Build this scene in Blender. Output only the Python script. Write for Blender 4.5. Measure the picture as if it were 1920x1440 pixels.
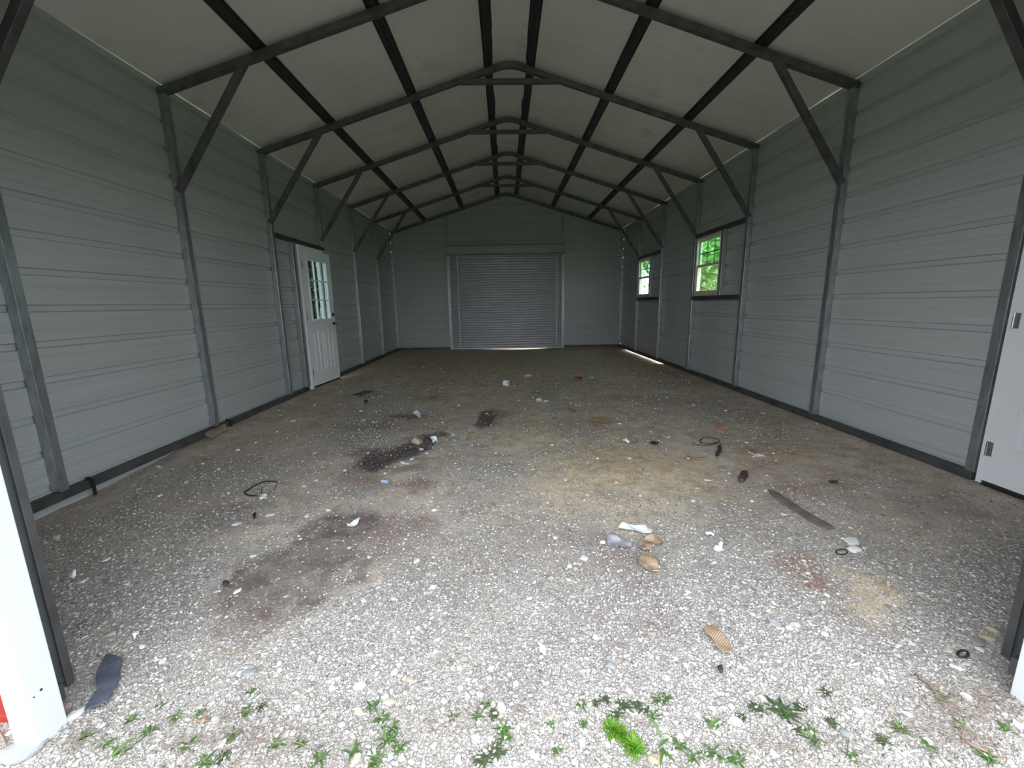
import bpy, math, random
import numpy as np
from mathutils import Vector, Matrix, Euler

for o in list(bpy.data.objects):
    bpy.data.objects.remove(o)
SC = bpy.context.scene
COL = SC.collection

# ------------------------------------------------------------------ camera
PITCH, YAW, ROLL, FPX = 0.190838694, 0.0142520659, -0.0157318236, 782.0267
CAM = Vector((0.0, 0.0, 1.269))
_f = Vector((math.sin(YAW)*math.cos(PITCH), math.cos(YAW)*math.cos(PITCH), -math.sin(PITCH)))
_r0 = Vector((math.cos(YAW), -math.sin(YAW), 0))
_u0 = _r0.cross(_f)
_r = math.cos(ROLL)*_r0 + math.sin(ROLL)*_u0
_u = -math.sin(ROLL)*_r0 + math.cos(ROLL)*_u0
cd = bpy.data.cameras.new('camera')
cam = bpy.data.objects.new('camera', cd)
COL.objects.link(cam)
cam.matrix_world = Matrix(((_r.x, _u.x, -_f.x, CAM.x), (_r.y, _u.y, -_f.y, CAM.y), (_r.z, _u.z, -_f.z, CAM.z), (0, 0, 0, 1)))
cd.sensor_width = 36.0
cd.lens = FPX/1920*36
cd.clip_start = 0.02
cd.clip_end = 500
SC.camera = cam

# ------------------------------------------------------------------ sky and exposure
W = bpy.data.worlds.new('overcast_sky')
SC.world = W
W.use_nodes = True
nt = W.node_tree
nt.nodes.clear()
wo = nt.nodes.new('ShaderNodeOutputWorld')
bg = nt.nodes.new('ShaderNodeBackground')
tc = nt.nodes.new('ShaderNodeTexCoord')
sx = nt.nodes.new('ShaderNodeSeparateXYZ')
rp = nt.nodes.new('ShaderNodeValToRGB')
nz = nt.nodes.new('ShaderNodeTexNoise')
nz.inputs['Scale'].default_value = 2.5
nz.inputs['Detail'].default_value = 4
ad = nt.nodes.new('ShaderNodeMath'); ad.operation = 'MULTIPLY_ADD'
ad.inputs[1].default_value = 0.16
nt.links.new(tc.outputs['Generated'], sx.inputs[0])
nt.links.new(tc.outputs['Generated'], nz.inputs['Vector'])
nt.links.new(nz.outputs['Fac'], ad.inputs[0])
nt.links.new(sx.outputs['Z'], ad.inputs[2])
nt.links.new(ad.outputs[0], rp.inputs[0])
rp.color_ramp.elements[0].position = 0.0
rp.color_ramp.elements[0].color = (0.86, 0.92, 0.98, 1)
rp.color_ramp.elements[1].position = 0.80
rp.color_ramp.elements[1].color = (0.86, 0.95, 1.06, 1)
bg.inputs['Strength'].default_value = 1.0
nt.links.new(rp.outputs[0], bg.inputs[0])
nt.links.new(bg.outputs[0], wo.inputs[0])

SC.view_settings.view_transform = 'Standard'
SC.view_settings.look = 'None'
SC.view_settings.gamma = 1
SC.view_settings.use_curve_mapping = False
SC.view_settings.exposure = 2.45

# ------------------------------------------------------------------ dimensions
XL, XR = -2.976, 3.193          # inner faces of the posts
XM = 0.5*(XL+XR)
Y0, SP = 1.115, 1.524
YK = [Y0+k*SP for k in range(8)]
TB = 0.06                       # steel tube
SXL, SXR = XL-TB-0.002, XR+TB+0.002      # siding planes
RAIL0, RAIL1 = 0.02, 0.08
ZE, SL = 3.17, 0.31             # rafter centre line at the wall, slope
def zraf(x): return ZE + SL*(min(x-XL, XR-x)+0.03)

# ------------------------------------------------------------------ value noise (numpy)
def vnoise(x, y, seed=0):
    xi = np.floor(x).astype(np.int64); yi = np.floor(y).astype(np.int64)
    fx = x-xi; fy = y-yi
    fx = fx*fx*(3-2*fx); fy = fy*fy*(3-2*fy)
    def h(a, b):
        n = (a*374761393 + b*668265263 + seed*974711) & 0x7fffffff
        n = ((n ^ (n >> 13))*1274126177) & 0x7fffffff
        n = (n ^ (n >> 16)) & 0xffff
        return n/65535.0
    return (h(xi, yi)*(1-fx)+h(xi+1, yi)*fx)*(1-fy)+(h(xi, yi+1)*(1-fx)+h(xi+1, yi+1)*fx)*fy
def fbm(x, y, s, seed=0, o=4):
    r = 0; a = 0.5; t = 0
    for i in range(o):
        r = r+a*vnoise(x*s, y*s, seed+i*17); t += a; a *= 0.55; s *= 2.03
    return r/t
def sstep(a, b, x):
    t = np.clip((x-a)/(b-a), 0, 1)
    return t*t*(3-2*t)

def gh(x, y):
    """height of the ground"""
    x = np.asarray(x, float); y = np.asarray(y, float)
    h = 0.020*(fbm(x, y, 1.3, 5)-0.5)+0.010*(fbm(x, y, 6, 9)-0.5)
    # close to the walls the ground meets the base rails ...
    dl = np.abs(x-(XL-0.03)); dr = np.abs(x-(XR+0.03)); db = np.abs(y-(YK[7]+0.03))
    edge = np.exp(-(dl/0.16)**2)*(y > 0.9)*sstep(3.3, 4.4, y)
    er = np.exp(-(dr/0.16)**2)*(y > 0.9)*(1-0.0*y)
    gapr = sstep(8.2, 8.7, y)*(1-sstep(11.0, 11.4, y))
    er = er*(1-gapr)
    eb = np.exp(-(db/0.16)**2)
    gapb = np.exp(-((x-0.35)/0.9)**2)
    eb = eb*(1-gapb)
    h = h*(1-0.7*np.maximum(np.maximum(edge, er), eb))+0.020*np.maximum(np.maximum(edge, er), eb)
    h = h-0.022*gapr*np.exp(-((x-XR-0.1)/0.35)**2)-0.014*gapb*np.exp(-(db/0.4)**2)
    # dip by the front left corner
    h = h-0.045*sstep(-2.0, -2.9, x)*(1-sstep(2.6, 4.3, y))
    # oily hollow
    h = h-0.012*np.exp(-(((x+0.84)/0.30)**2+((y-3.75)/0.20)**2))
    return h

def on_ground(px, py):
    d = _f+_r*((px-960)/FPX)+_u*((720-py)/FPX)
    z = 0.0
    for i in range(4):
        t = (z-CAM.z)/d.z
        p = CAM+d*t
        z = float(gh(p.x, p.y))
    return Vector((p.x, p.y, z))
def mpp(p):                     # metres per photo pixel at a point
    return (Vector(p)-CAM).dot(_f)/FPX

# ------------------------------------------------------------------ materials
MATS = {}
def new_mat(name):
    m = bpy.data.materials.new(name); m.use_nodes = True
    n = m.node_tree; n.nodes.clear()
    out = n.nodes.new('ShaderNodeOutputMaterial')
    b = n.nodes.new('ShaderNodeBsdfPrincipled')
    n.links.new(b.outputs[0], out.inputs[0])
    MATS[name] = m
    return m, n, b
def N(n, t, **k):
    x = n.nodes.new(t)
    for a, v in k.items(): setattr(x, a, v)
    return x
def ramp(n, pts, src=None):
    r = N(n, 'ShaderNodeValToRGB'); e = r.color_ramp.elements
    while len(e) < len(pts): e.new(0.5)
    for i, (p, c) in enumerate(pts):
        e[i].position = p; e[i].color = (c[0], c[1], c[2], 1)
    if src is not None: n.links.new(src, r.inputs[0])
    return r
def mix(n, f, a, b, mode='MIX'):
    m = N(n, 'ShaderNodeMix', data_type='RGBA', blend_type=mode)
    for i, v in ((0, f), (6, a), (7, b)):
        if isinstance(v, (int, float)): m.inputs[i].default_value = v
        elif isinstance(v, tuple): m.inputs[i].default_value = (v[0], v[1], v[2], 1)
        else: n.links.new(v, m.inputs[i])
    return m.outputs[2]
def mth(n, op, a, b=None, c=None, clamp=False):
    m = N(n, 'ShaderNodeMath', operation=op, use_clamp=clamp)
    for i, v in enumerate((a, b, c)):
        if v is None: continue
        if isinstance(v, (int, float)): m.inputs[i].default_value = v
        else: n.links.new(v, m.inputs[i])
    return m.outputs[0]
def coords(n, scale=(1, 1, 1), kind='Object'):
    t = N(n, 'ShaderNodeTexCoord'); mp = N(n, 'ShaderNodeMapping')
    mp.inputs['Scale'].default_value = scale
    n.links.new(t.outputs[kind], mp.inputs[0])
    return mp.outputs[0]
def simple(name, col, rough=0.5, metal=0.0, var=0.15, nscale=8.0, stretch=(1, 1, 1), bump=0.0, bscale=60.0, spec=0.5):
    m, n, b = new_mat(name)
    v = coords(n, stretch)
    z = N(n, 'ShaderNodeTexNoise'); z.inputs['Scale'].default_value = nscale; z.inputs['Detail'].default_value = 5
    n.links.new(v, z.inputs['Vector'])
    r = ramp(n, [(0.3, tuple(c*(1-var) for c in col)), (0.7, tuple(min(1, c*(1+var)) for c in col))], z.outputs['Fac'])
    n.links.new(r.outputs[0], b.inputs['Base Color'])
    b.inputs['Roughness'].default_value = rough
    b.inputs['Metallic'].default_value = metal
    b.inputs['Specular IOR Level'].default_value = spec
    if bump:
        z2 = N(n, 'ShaderNodeTexNoise'); z2.inputs['Scale'].default_value = bscale; z2.inputs['Detail'].default_value = 4
        n.links.new(v, z2.inputs['Vector'])
        bp = N(n, 'ShaderNodeBump'); bp.inputs['Strength'].default_value = bump; bp.inputs['Distance'].default_value = 0.01
        n.links.new(z2.outputs['Fac'], bp.inputs['Height'])
        n.links.new(bp.outputs[0], b.inputs['Normal'])
    return m

M_STEEL = simple('galvanised_steel', (0.40, 0.425, 0.445), 0.34, 0.8, 0.20, 9, (3, 3, 1), 0.05, 40)
M_ROOFSTEEL = simple('dull_roof_steel', (0.15, 0.15, 0.155), 0.5, 0.6, 0.25, 9)
M_PURLIN = simple('dark_purlin_steel', (0.055, 0.055, 0.06), 0.4, 0.6, 0.3, 14)
M_RAIL = simple('base_rail_steel', (0.10, 0.10, 0.10), 0.55, 0.5, 0.35, 6, (1, 1, 1), 0.1, 50)
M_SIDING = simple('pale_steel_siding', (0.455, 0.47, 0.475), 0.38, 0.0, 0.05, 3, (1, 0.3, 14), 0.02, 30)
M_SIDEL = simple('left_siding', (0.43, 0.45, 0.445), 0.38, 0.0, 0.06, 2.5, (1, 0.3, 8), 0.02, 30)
M_WHITE = simple('white_trim_paint', (0.64, 0.65, 0.68), 0.4, 0, 0.03, 5)
M_DOORW = simple('white_door_paint', (0.86, 0.87, 0.90), 0.38, 0, 0.03, 4)
M_RED = simple('red_wainscot_paint', (0.30, 0.022, 0.012), 0.35, 0, 0.1, 4)
M_CREAM = simple('cream_vinyl', (0.66, 0.61, 0.53), 0.45, 0, 0.06, 6)
M_BLACK = simple('black_metal', (0.02, 0.02, 0.022), 0.35, 0.3, 0.2, 20)
M_RUBBER = simple('black_rubber', (0.022, 0.022, 0.024), 0.6, 0, 0.4, 40)
M_CHROME = simple('hinge_metal', (0.45, 0.43, 0.42), 0.35, 0.9, 0.1, 30)
M_CURTAIN = simple('roll_door_steel', (0.43, 0.43, 0.46), 0.34, 0.5, 0.08, 3, (1, 1, 1))
M_CHANNEL = simple('channel_steel', (0.30, 0.335, 0.34), 0.45, 0.25, 0.12, 10)
M_STRAP = simple('guide_strap', (0.75, 0.75, 0.76), 0.5, 0.1, 0.05)
M_PAPER = simple('white_paper', (0.86, 0.88, 0.93), 0.7, 0, 0.06, 40, (1, 1, 1), 0.3, 60)
M_BLUEP = simple('pale_blue_paper', (0.42, 0.55, 0.75), 0.6, 0, 0.15, 50)
M_SLATE = simple('dark_slate', (0.075, 0.082, 0.105), 0.55, 0, 0.35, 14, (1, 1, 1), 0.25, 80)
M_WOODG = simple('weathered_grey_wood', (0.15, 0.12, 0.11), 0.8, 0, 0.35, 12, (1, 1, 1), 0.5, 70)
M_WOODD = simple('dark_damp_wood', (0.065, 0.045, 0.042), 0.75, 0, 0.4, 30, (1, 1, 1), 0.5, 80)
M_WOODR = simple('reddish_wood_block', (0.33, 0.23, 0.19), 0.8, 0, 0.2, 20, (1, 1, 1), 0.3, 60)
M_RUST = simple('rusty_pipe', (0.42, 0.16, 0.06), 0.7, 0.1, 0.35, 25)
M_BARK = simple('bark', (0.10, 0.075, 0.055), 0.9, 0, 0.4, 12, (1, 1, 0.3), 0.6, 30)
M_REDP = simple('red_plastic', (0.55, 0.03, 0.025), 0.4, 0, 0.2, 30)
M_OLIVE = simple('green_garden_hose', (0.07, 0.09, 0.06), 0.5, 0, 0.3, 30)
M_FILM = simple('grey_plastic_film', (0.33, 0.33, 0.36), 0.3, 0, 0.3, 30)
M_ROCKPIT = simple('dark_rock', (0.05, 0.042, 0.042), 0.75, 0, 0.4, 40, (1, 1, 1), 0.5, 60)
M_HILL = simple('hazy_hill_woods', (0.16, 0.25, 0.20), 0.9, 0, 0.2, 0.3)

def stripes(name, ca, cb, scale, ang=0.0, rough=0.85):
    m, n, b = new_mat(name)
    t = N(n, 'ShaderNodeTexCoord'); mp = N(n, 'ShaderNodeMapping')
    mp.inputs['Rotation'].default_value = (0, 0, ang)
    n.links.new(t.outputs['Object'], mp.inputs[0])
    w = N(n, 'ShaderNodeTexWave'); w.inputs['Scale'].default_value = scale; w.inputs['Distortion'].default_value = 1.0
    w.inputs['Detail Scale'].default_value = 4
    n.links.new(mp.outputs[0], w.inputs['Vector'])
    z = N(n, 'ShaderNodeTexNoise'); z.inputs['Scale'].default_value = 30
    n.links.new(mp.outputs[0], z.inputs['Vector'])
    r = ramp(n, [(0.15, cb), (0.6, ca)], w.outputs['Fac'])
    c = mix(n, 0.5, r.outputs[0], ramp(n, [(0.3, cb), (0.7, ca)], z.outputs['Fac']).outputs[0])
    n.links.new(c, b.inputs['Base Color']); b.inputs['Roughness'].default_value = rough
    bp = N(n, 'ShaderNodeBump'); bp.inputs['Strength'].default_value = 0.5; bp.inputs['Distance'].default_value = 0.004
    n.links.new(w.outputs['Fac'], bp.inputs['Height']); n.links.new(bp.outputs[0], b.inputs['Normal'])
    return m
M_CARD = stripes('corrugated_cardboard', (0.40, 0.28, 0.18), (0.22, 0.145, 0.09), 42, 0.9)
M_CARD2 = simple('torn_cardboard', (0.34, 0.24, 0.155), 0.85, 0, 0.35, 25, (1, 1, 1), 0.5, 60)

def leafy(name, a, b_, trans=0.3):
    m, n, b = new_mat(name)
    g = N(n, 'ShaderNodeNewGeometry')
    r = ramp(n, [(0.0, a), (1.0, b_)], g.outputs['Random Per Island'])
    n.links.new(r.outputs[0], b.inputs['Base Color'])
    b.inputs['Roughness'].default_value = 0.55
    b.inputs['Subsurface Weight'].default_value = 0.0
    out = [x for x in n.nodes if x.type == 'OUTPUT_MATERIAL'][0]
    tl = N(n, 'ShaderNodeBsdfTranslucent'); n.links.new(r.outputs[0], tl.inputs[0])
    ms = N(n, 'ShaderNodeMixShader'); ms.inputs[0].default_value = trans
    n.links.new(b.outputs[0], ms.inputs[1]); n.links.new(tl.outputs[0], ms.inputs[2])
    n.links.new(ms.outputs[0], out.inputs[0])
    return m
M_WEED = leafy('weed_green', (0.055, 0.13, 0.025), (0.15, 0.24, 0.06))
M_WEEDB = leafy('bright_weed_green', (0.09, 0.24, 0.01), (0.20, 0.38, 0.03))
M_WEEDD = leafy('dull_weed_green', (0.05, 0.08, 0.035), (0.12, 0.14, 0.06))
M_TREE = leafy('tree_foliage', (0.16, 0.30, 0.07), (0.40, 0.56, 0.22), 0.45)
M_TREED = leafy('dark_foliage', (0.012, 0.03, 0.012), (0.04, 0.07, 0.03), 0.2)
M_STRAW = leafy('dried_grass', (0.11, 0.07, 0.05), (0.42, 0.34, 0.26), 0.2)
M_DEADLEAF = leafy('dead_leaf', (0.19, 0.11, 0.065), (0.40, 0.28, 0.18), 0.2)

def glass(name, tint, gloss=0.12):
    m = bpy.data.materials.new(name); m.use_nodes = True
    n = m.node_tree; n.nodes.clear()
    out = N(n, 'ShaderNodeOutputMaterial')
    t = N(n, 'ShaderNodeBsdfTransparent'); t.inputs[0].default_value = (*tint, 1)
    g = N(n, 'ShaderNodeBsdfGlossy'); g.inputs['Roughness'].default_value = 0.02
    f = N(n, 'ShaderNodeFresnel'); f.inputs['IOR'].default_value = 1.5
    ms = N(n, 'ShaderNodeMixShader')
    gg = N(n, 'ShaderNodeNewGeometry')
    n.links.new(mth(n, 'MULTIPLY', f.outputs[0], mth(n, 'SUBTRACT', 1.0, gg.outputs['Backfacing'])), ms.inputs[0]); n.links.new(t.outputs[0], ms.inputs[1]); n.links.new(g.outputs[0], ms.inputs[2])
    n.links.new(ms.outputs[0], out.inputs[0])
    return m
M_GLASS = glass('clear_window_glass', (0.88, 0.92, 0.90))
M_GLASSG = glass('green_tinted_glass', (0.70, 0.92, 0.77))
M_GLASSD = glass('dusty_door_glass', (0.42, 0.48, 0.46))

# roof liner: grey-white sheet with soft creases and faint stains
m, n, b = new_mat('roof_liner')
v = coords(n, (1, 1, 1))
z = N(n, 'ShaderNodeTexNoise'); z.inputs['Scale'].default_value = 0.8; z.inputs['Detail'].default_value = 4; n.links.new(v, z.inputs['Vector'])
z3 = N(n, 'ShaderNodeTexNoise'); z3.inputs['Scale'].default_value = 1.7; z3.inputs['Detail'].default_value = 2; n.links.new(v, z3.inputs['Vector'])
r = ramp(n, [(0.3, (0.72, 0.71, 0.665)), (0.7, (0.84, 0.84, 0.80))], z.outputs['Fac'])
r3 = ramp(n, [(0.62, (0, 0, 0)), (0.75, (1, 1, 1))], z3.outputs['Fac'])
c = mix(n, r3.outputs[0], r.outputs[0], (0.68, 0.60, 0.57))
n.links.new(c, b.inputs['Base Color']); b.inputs['Roughness'].default_value = 0.6
w = N(n, 'ShaderNodeTexNoise'); w.inputs['Scale'].default_value = 2.2; w.inputs['Detail'].default_value = 3
v2 = coords(n, (0.25, 1.6, 1)); n.links.new(v2, w.inputs['Vector'])
bp = N(n, 'ShaderNodeBump'); bp.inputs['Strength'].default_value = 0.35; bp.inputs['Distance'].default_value = 0.06
n.links.new(w.outputs['Fac'], bp.inputs['Height']); n.links.new(bp.outputs[0], b.inputs['Normal'])
M_LINER = m

# stone colours, one tone per stone
def stone_mat(name, pts, rough=0.85):
    m, n, b = new_mat(name)
    g = N(n, 'ShaderNodeNewGeometry'); oi = N(n, 'ShaderNodeObjectInfo')
    s = mth(n, 'FRACT', mth(n, 'ADD', g.outputs['Random Per Island'], oi.outputs['Random']))
    r = ramp(n, pts, s)
    v = coords(n)
    z = N(n, 'ShaderNodeTexNoise'); z.inputs['Scale'].default_value = 45; z.inputs['Detail'].default_value = 5
    n.links.new(v, z.inputs['Vector'])
    c = mix(n, 1.0, r.outputs[0], ramp(n, [(0.25, (0.72, 0.70, 0.67)), (0.65, (1, 1, 1))], z.outputs['Fac']).outputs[0], 'MULTIPLY')
    n.links.new(c, b.inputs['Base Color']); b.inputs['Roughness'].default_value = rough
    bp = N(n, 'ShaderNodeBump'); bp.inputs['Strength'].default_value = 0.4; bp.inputs['Distance'].default_value = 0.004
    n.links.new(z.outputs['Fac'], bp.inputs['Height']); n.links.new(bp.outputs[0], b.inputs['Normal'])
    return m
M_GRAVEL = stone_mat('gravel_mixed', [(0.0, (0.17, 0.13, 0.11)), (0.15, (0.34, 0.30, 0.265)), (0.5, (0.46, 0.43, 0.39)), (0.8, (0.57, 0.54, 0.50)), (1.0, (0.76, 0.74, 0.705))])
M_STONEW = stone_mat('pale_limestone', [(0.0, (0.60, 0.58, 0.54)), (1.0, (0.82, 0.81, 0.78))])
M_STONEG = stone_mat('grey_stone', [(0.0, (0.25, 0.255, 0.26)), (1.0, (0.38, 0.385, 0.385))])
M_STONET = stone_mat('tan_stone', [(0.0, (0.44, 0.36, 0.24)), (1.0, (0.54, 0.47, 0.35))])
M_STONEP = stone_mat('pinkish_stone', [(0.0, (0.42, 0.33, 0.29)), (1.0, (0.5, 0.4, 0.35))])

# ground: dirt with pebbles; where each kind of soil lies comes from point attributes
m, n, b = new_mat('gravel_and_dirt')
def attr(nm):
    a = N(n, 'ShaderNodeAttribute'); a.attribute_name = nm; return a.outputs['Fac']
V = coords(n)
def noise(scale, det=4, rough=0.6):
    z = N(n, 'ShaderNodeTexNoise'); z.inputs['Scale'].default_value = scale; z.inputs['Detail'].default_value = det
    z.inputs['Roughness'].default_value = rough; n.links.new(V, z.inputs['Vector']); return z.outputs['Fac']
nf = noise(110, 5); nm_ = noise(14, 6, 0.7); nl = noise(2.2, 8, 0.65)
ng = noise(55, 6, 0.8); nc_ = noise(7, 8, 0.75)
def ragged(nm, gain=3.0, w=0.9):
    a = attr(nm)
    return mth(n, 'MULTIPLY', mth(n, 'SUBTRACT', mth(n, 'MULTIPLY_ADD', mth(n, 'SUBTRACT', mth(n, 'MULTIPLY_ADD', ng, 0.5, mth(n, 'MULTIPLY', nc_, 0.5)), 0.5), w*1.8, a), 0.35), gain, clamp=True)
dirt = mix(n, ramp(n, [(0.35, (0, 0, 0)), (0.65, (1, 1, 1))], nl).outputs[0], (0.47, 0.395, 0.315), (0.62, 0.545, 0.45))
dirt = mix(n, mth(n, 'MULTIPLY', ragged('tan', 2.2), 0.85), dirt, mix(n, ramp(n, [(0.3, (0, 0, 0)), (0.7, (1, 1, 1))], nm_).outputs[0], (0.58, 0.44, 0.27), (0.68, 0.575, 0.40)))
dirt = mix(n, ragged('silt', 2.5, 0.5), dirt, (0.20, 0.165, 0.148))
dirt = mix(n, mth(n, 'MULTIPLY', ragged('maroon', 2.2, 1.2), 0.75), dirt, (0.215, 0.135, 0.120))
dirt = mix(n, mth(n, 'MULTIPLY', ragged('rust', 1.8, 1.0), 0.55), dirt, (0.42, 0.24, 0.13))
dirt = mix(n, mth(n, 'MULTIPLY', ragged('pale', 1.6), 0.8), dirt, (0.62, 0.59, 0.54))
dirt = mix(n, 1.0, dirt, ramp(n, [(0.25, (0.66, 0.63, 0.60)), (0.7, (1.2, 1.2, 1.2))], nf).outputs[0], 'MULTIPLY')
dirt = mix(n, 1.0, dirt, ramp(n, [(0.30, (0.55, 0.50, 0.46)), (0.5, (1.06, 1.05, 1.04)), (0.66, (1.34, 1.35, 1.36))], nc_).outputs[0], 'MULTIPLY')
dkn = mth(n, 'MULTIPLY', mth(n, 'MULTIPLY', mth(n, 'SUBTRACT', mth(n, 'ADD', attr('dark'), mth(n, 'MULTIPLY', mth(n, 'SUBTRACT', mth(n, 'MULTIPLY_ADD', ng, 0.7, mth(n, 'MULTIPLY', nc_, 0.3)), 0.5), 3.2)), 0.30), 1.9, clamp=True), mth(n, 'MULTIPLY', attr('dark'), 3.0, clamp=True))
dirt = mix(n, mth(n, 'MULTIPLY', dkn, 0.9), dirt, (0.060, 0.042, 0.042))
col = dirt
hgt = None
for (sc, dens, k) in ((210.0, 1.15, 0.0012), (105.0, 0.7, 0.0020), (50.0, 0.20, 0.0028)):
    vo = N(n, 'ShaderNodeTexVoronoi', feature='F1'); vo.inputs['Scale'].default_value = sc; n.links.new(V, vo.inputs['Vector'])
    ve = N(n, 'ShaderNodeTexVoronoi', feature='DISTANCE_TO_EDGE'); ve.inputs['Scale'].default_value = sc; n.links.new(V, ve.inputs['Vector'])
    sp = N(n, 'ShaderNodeSeparateColor'); n.links.new(vo.outputs['Color'], sp.inputs[0])
    pc = ramp(n, [(0.0, (0.17, 0.135, 0.115)), (0.2, (0.33, 0.295, 0.26)), (0.5, (0.46, 0.43, 0.39)), (0.8, (0.58, 0.555, 0.515)), (1.0, (0.78, 0.76, 0.73))], sp.outputs[0])
    pc = mix(n, 0.35, pc.outputs[0], mix(n, sp.outputs[1], (0.46, 0.38, 0.28), (0.46, 0.47, 0.50)))
    pc = mix(n, mth(n, 'MULTIPLY', attr('maroon'), 0.7), pc, mix(n, sp.outputs[1], (0.16, 0.09, 0.08), (0.42, 0.37, 0.35)))
    on = mth(n, 'LESS_THAN', sp.outputs[2], mth(n, 'MULTIPLY', mth(n, 'ADD', attr('gravel'), mth(n, 'MULTIPLY', mth(n, 'SUBTRACT', nc_, 0.5), 0.9)), dens))
    ed = ramp(n, [(0.03, (0, 0, 0)), (0.16, (1, 1, 1))], ve.outputs['Distance']).outputs[0]
    f = mth(n, 'MULTIPLY', on, ed)
    dk = mix(n, mth(n, 'MULTIPLY', on, mth(n, 'SUBTRACT', 1.0, ed)), col, (0.20, 0.17, 0.145))
    col = mix(n, f, dk, pc)
    hh = mth(n, 'MULTIPLY', f, k)
    hgt = hh if hgt is None else mth(n, 'MAXIMUM', hgt, hh)
rustn = mth(n, 'MULTIPLY', attr('rust'), ramp(n, [(0.3, (0, 0, 0)), (0.6, (1, 1, 1))], noise(22, 4)).outputs[0])
col = mix(n, rustn, col, mix(n, nm_, (0.20, 0.085, 0.05), (0.36, 0.17, 0.09)))
col = mix(n, mth(n, 'MULTIPLY', dkn, 0.55), col, (0.060, 0.042, 0.042))
col = mix(n, attr('grass'), col, mix(n, nm_, (0.10, 0.17, 0.05), (0.20, 0.26, 0.10)))
n.links.new(col, b.inputs['Base Color'])
b.inputs['Roughness'].default_value = 0.9
b.inputs['Specular IOR Level'].default_value = 0.25
hgt = mth(n, 'ADD', hgt, mth(n, 'MULTIPLY', nf, 0.0022))
bp = N(n, 'ShaderNodeBump'); bp.inputs['Strength'].default_value = 0.9; bp.inputs['Distance'].default_value = 1.0
n.links.new(hgt, bp.inputs['Height']); n.links.new(bp.outputs[0], b.inputs['Normal'])
M_GROUND = m

# ------------------------------------------------------------------ mesh helpers
class MB:
    def __init__(s): s.v = []; s.f = []; s.mi = []; s.cur = 0
    def add(s, vs, fs):
        o = len(s.v); s.v += [tuple(p) for p in vs]
        s.f += [tuple(i+o for i in f) for f in fs]; s.mi += [s.cur]*len(fs)
    def box(s, x0, x1, y0, y1, z0, z1):
        s.add([(x, y, z) for z in (z0, z1) for y in (y0, y1) for x in (x0, x1)],
              [(0, 2, 3, 1), (4, 5, 7, 6), (0, 1, 5, 4), (2, 6, 7, 3), (0, 4, 6, 2), (1, 3, 7, 5)])
    def bar(s, p, q, w, h, side=(0, 1, 0)):
        """square tube from p to q; w along 'side', h across"""
        p = Vector(p); q = Vector(q); d = (q-p).normalized(); sd = Vector(side); sd = (sd-d*sd.dot(d)).normalized(); u = d.cross(sd)
        vs = []
        for c in (p, q):
            for a, b_ in ((-1, -1), (1, -1), (1, 1), (-1, 1)):
                vs.append(c+sd*(a*w/2)+u*(b_*h/2))
        s.add(vs, [(0, 3, 2, 1), (4, 5, 6, 7), (0, 1, 5, 4), (1, 2, 6, 5), (2, 3, 7, 6), (3, 0, 4, 7)])
    def prism(s, poly, a, b_, axis):
        """poly = 2d outline (other two axes in order), extruded from a to b_ along axis"""
        def P(p, t):
            l = list(p); l.insert(axis, t); return tuple(l)
        k = len(poly)
        s.add([P(p, a) for p in poly]+[P(p, b_) for p in poly],
              [tuple(range(k))[::-1], tuple(range(k, 2*k))]+[(i, (i+1) % k, (i+1) % k+k, i+k) for i in range(k)])
    def tube(s, pts, r, seg=8, closed=False):
        pts = [Vector(p) for p in pts]; k = len(pts); vs = []; fs = []
        up = Vector((0, 0, 1))
        for i, p in enumerate(pts):
            a = pts[(i-1) % k] if (i or closed) else p
            c = pts[(i+1) % k] if (i < k-1 or closed) else p
            d = (c-a).normalized()
            n1 = d.cross(up)
            if n1.length < 0.1: n1 = d.cross(Vector((1, 0, 0)))
            n1.normalize(); n2 = n1.cross(d)
            rr = r[i] if isinstance(r, (list, tuple)) else r
            for j in range(seg):
                t = 2*math.pi*j/seg
                vs.append(p+n1*(rr*math.cos(t))+n2*(rr*math.sin(t)))
        m_ = k if closed else k-1
        for i in range(m_):
            for j in range(seg):
                a = i*seg+j; b_ = i*seg+(j+1) % seg; c = ((i+1) % k)*seg+(j+1) % seg; d = ((i+1) % k)*seg+j
                fs.append((a, b_, c, d))
        if not closed:
            fs.append(tuple(range(seg))[::-1]); fs.append(tuple((k-1)*seg+j for j in range(seg)))
        s.add(vs, fs)
    def cyl(s, p, q, r, seg=16): s.tube([p, q], r, seg)
    def build(s, name, mat, parent=None, origin=None, smooth=False, bevel=0.0, label=None):
        if parent is not None: org = Vector(parent['_o'])
        elif origin is not None: org = Vector(origin)
        else:
            a = np.array(s.v); org = Vector(((a[:, 0].min()+a[:, 0].max())/2, (a[:, 1].min()+a[:, 1].max())/2, a[:, 2].min()))
        me = bpy.data.meshes.new(name)
        me.from_pydata([(v[0]-org.x, v[1]-org.y, v[2]-org.z) for v in s.v], [], s.f)
        for mm in (mat if isinstance(mat, (list, tuple)) else [mat]): me.materials.append(mm)
        if any(s.mi): me.polygons.foreach_set('material_index', s.mi)
        if smooth: me.polygons.foreach_set('use_smooth', [True]*len(me.polygons))
        me.update()
        o = bpy.data.objects.new(name, me); COL.objects.link(o)
        o['_o'] = tuple(org)
        if parent is not None: o.parent = parent
        else: o.location = org
        if bevel:
            bv = o.modifiers.new('bevel', 'BEVEL'); bv.width = bevel; bv.segments = 2; bv.limit_method = 'ANGLE'
        if label: o['label'] = label
        return o
def tag(o, label, cat, group=None, kind=None):
    o['label'] = label; o['category'] = cat
    if group: o['group'] = group
    if kind: o['kind'] = kind
    return o
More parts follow.
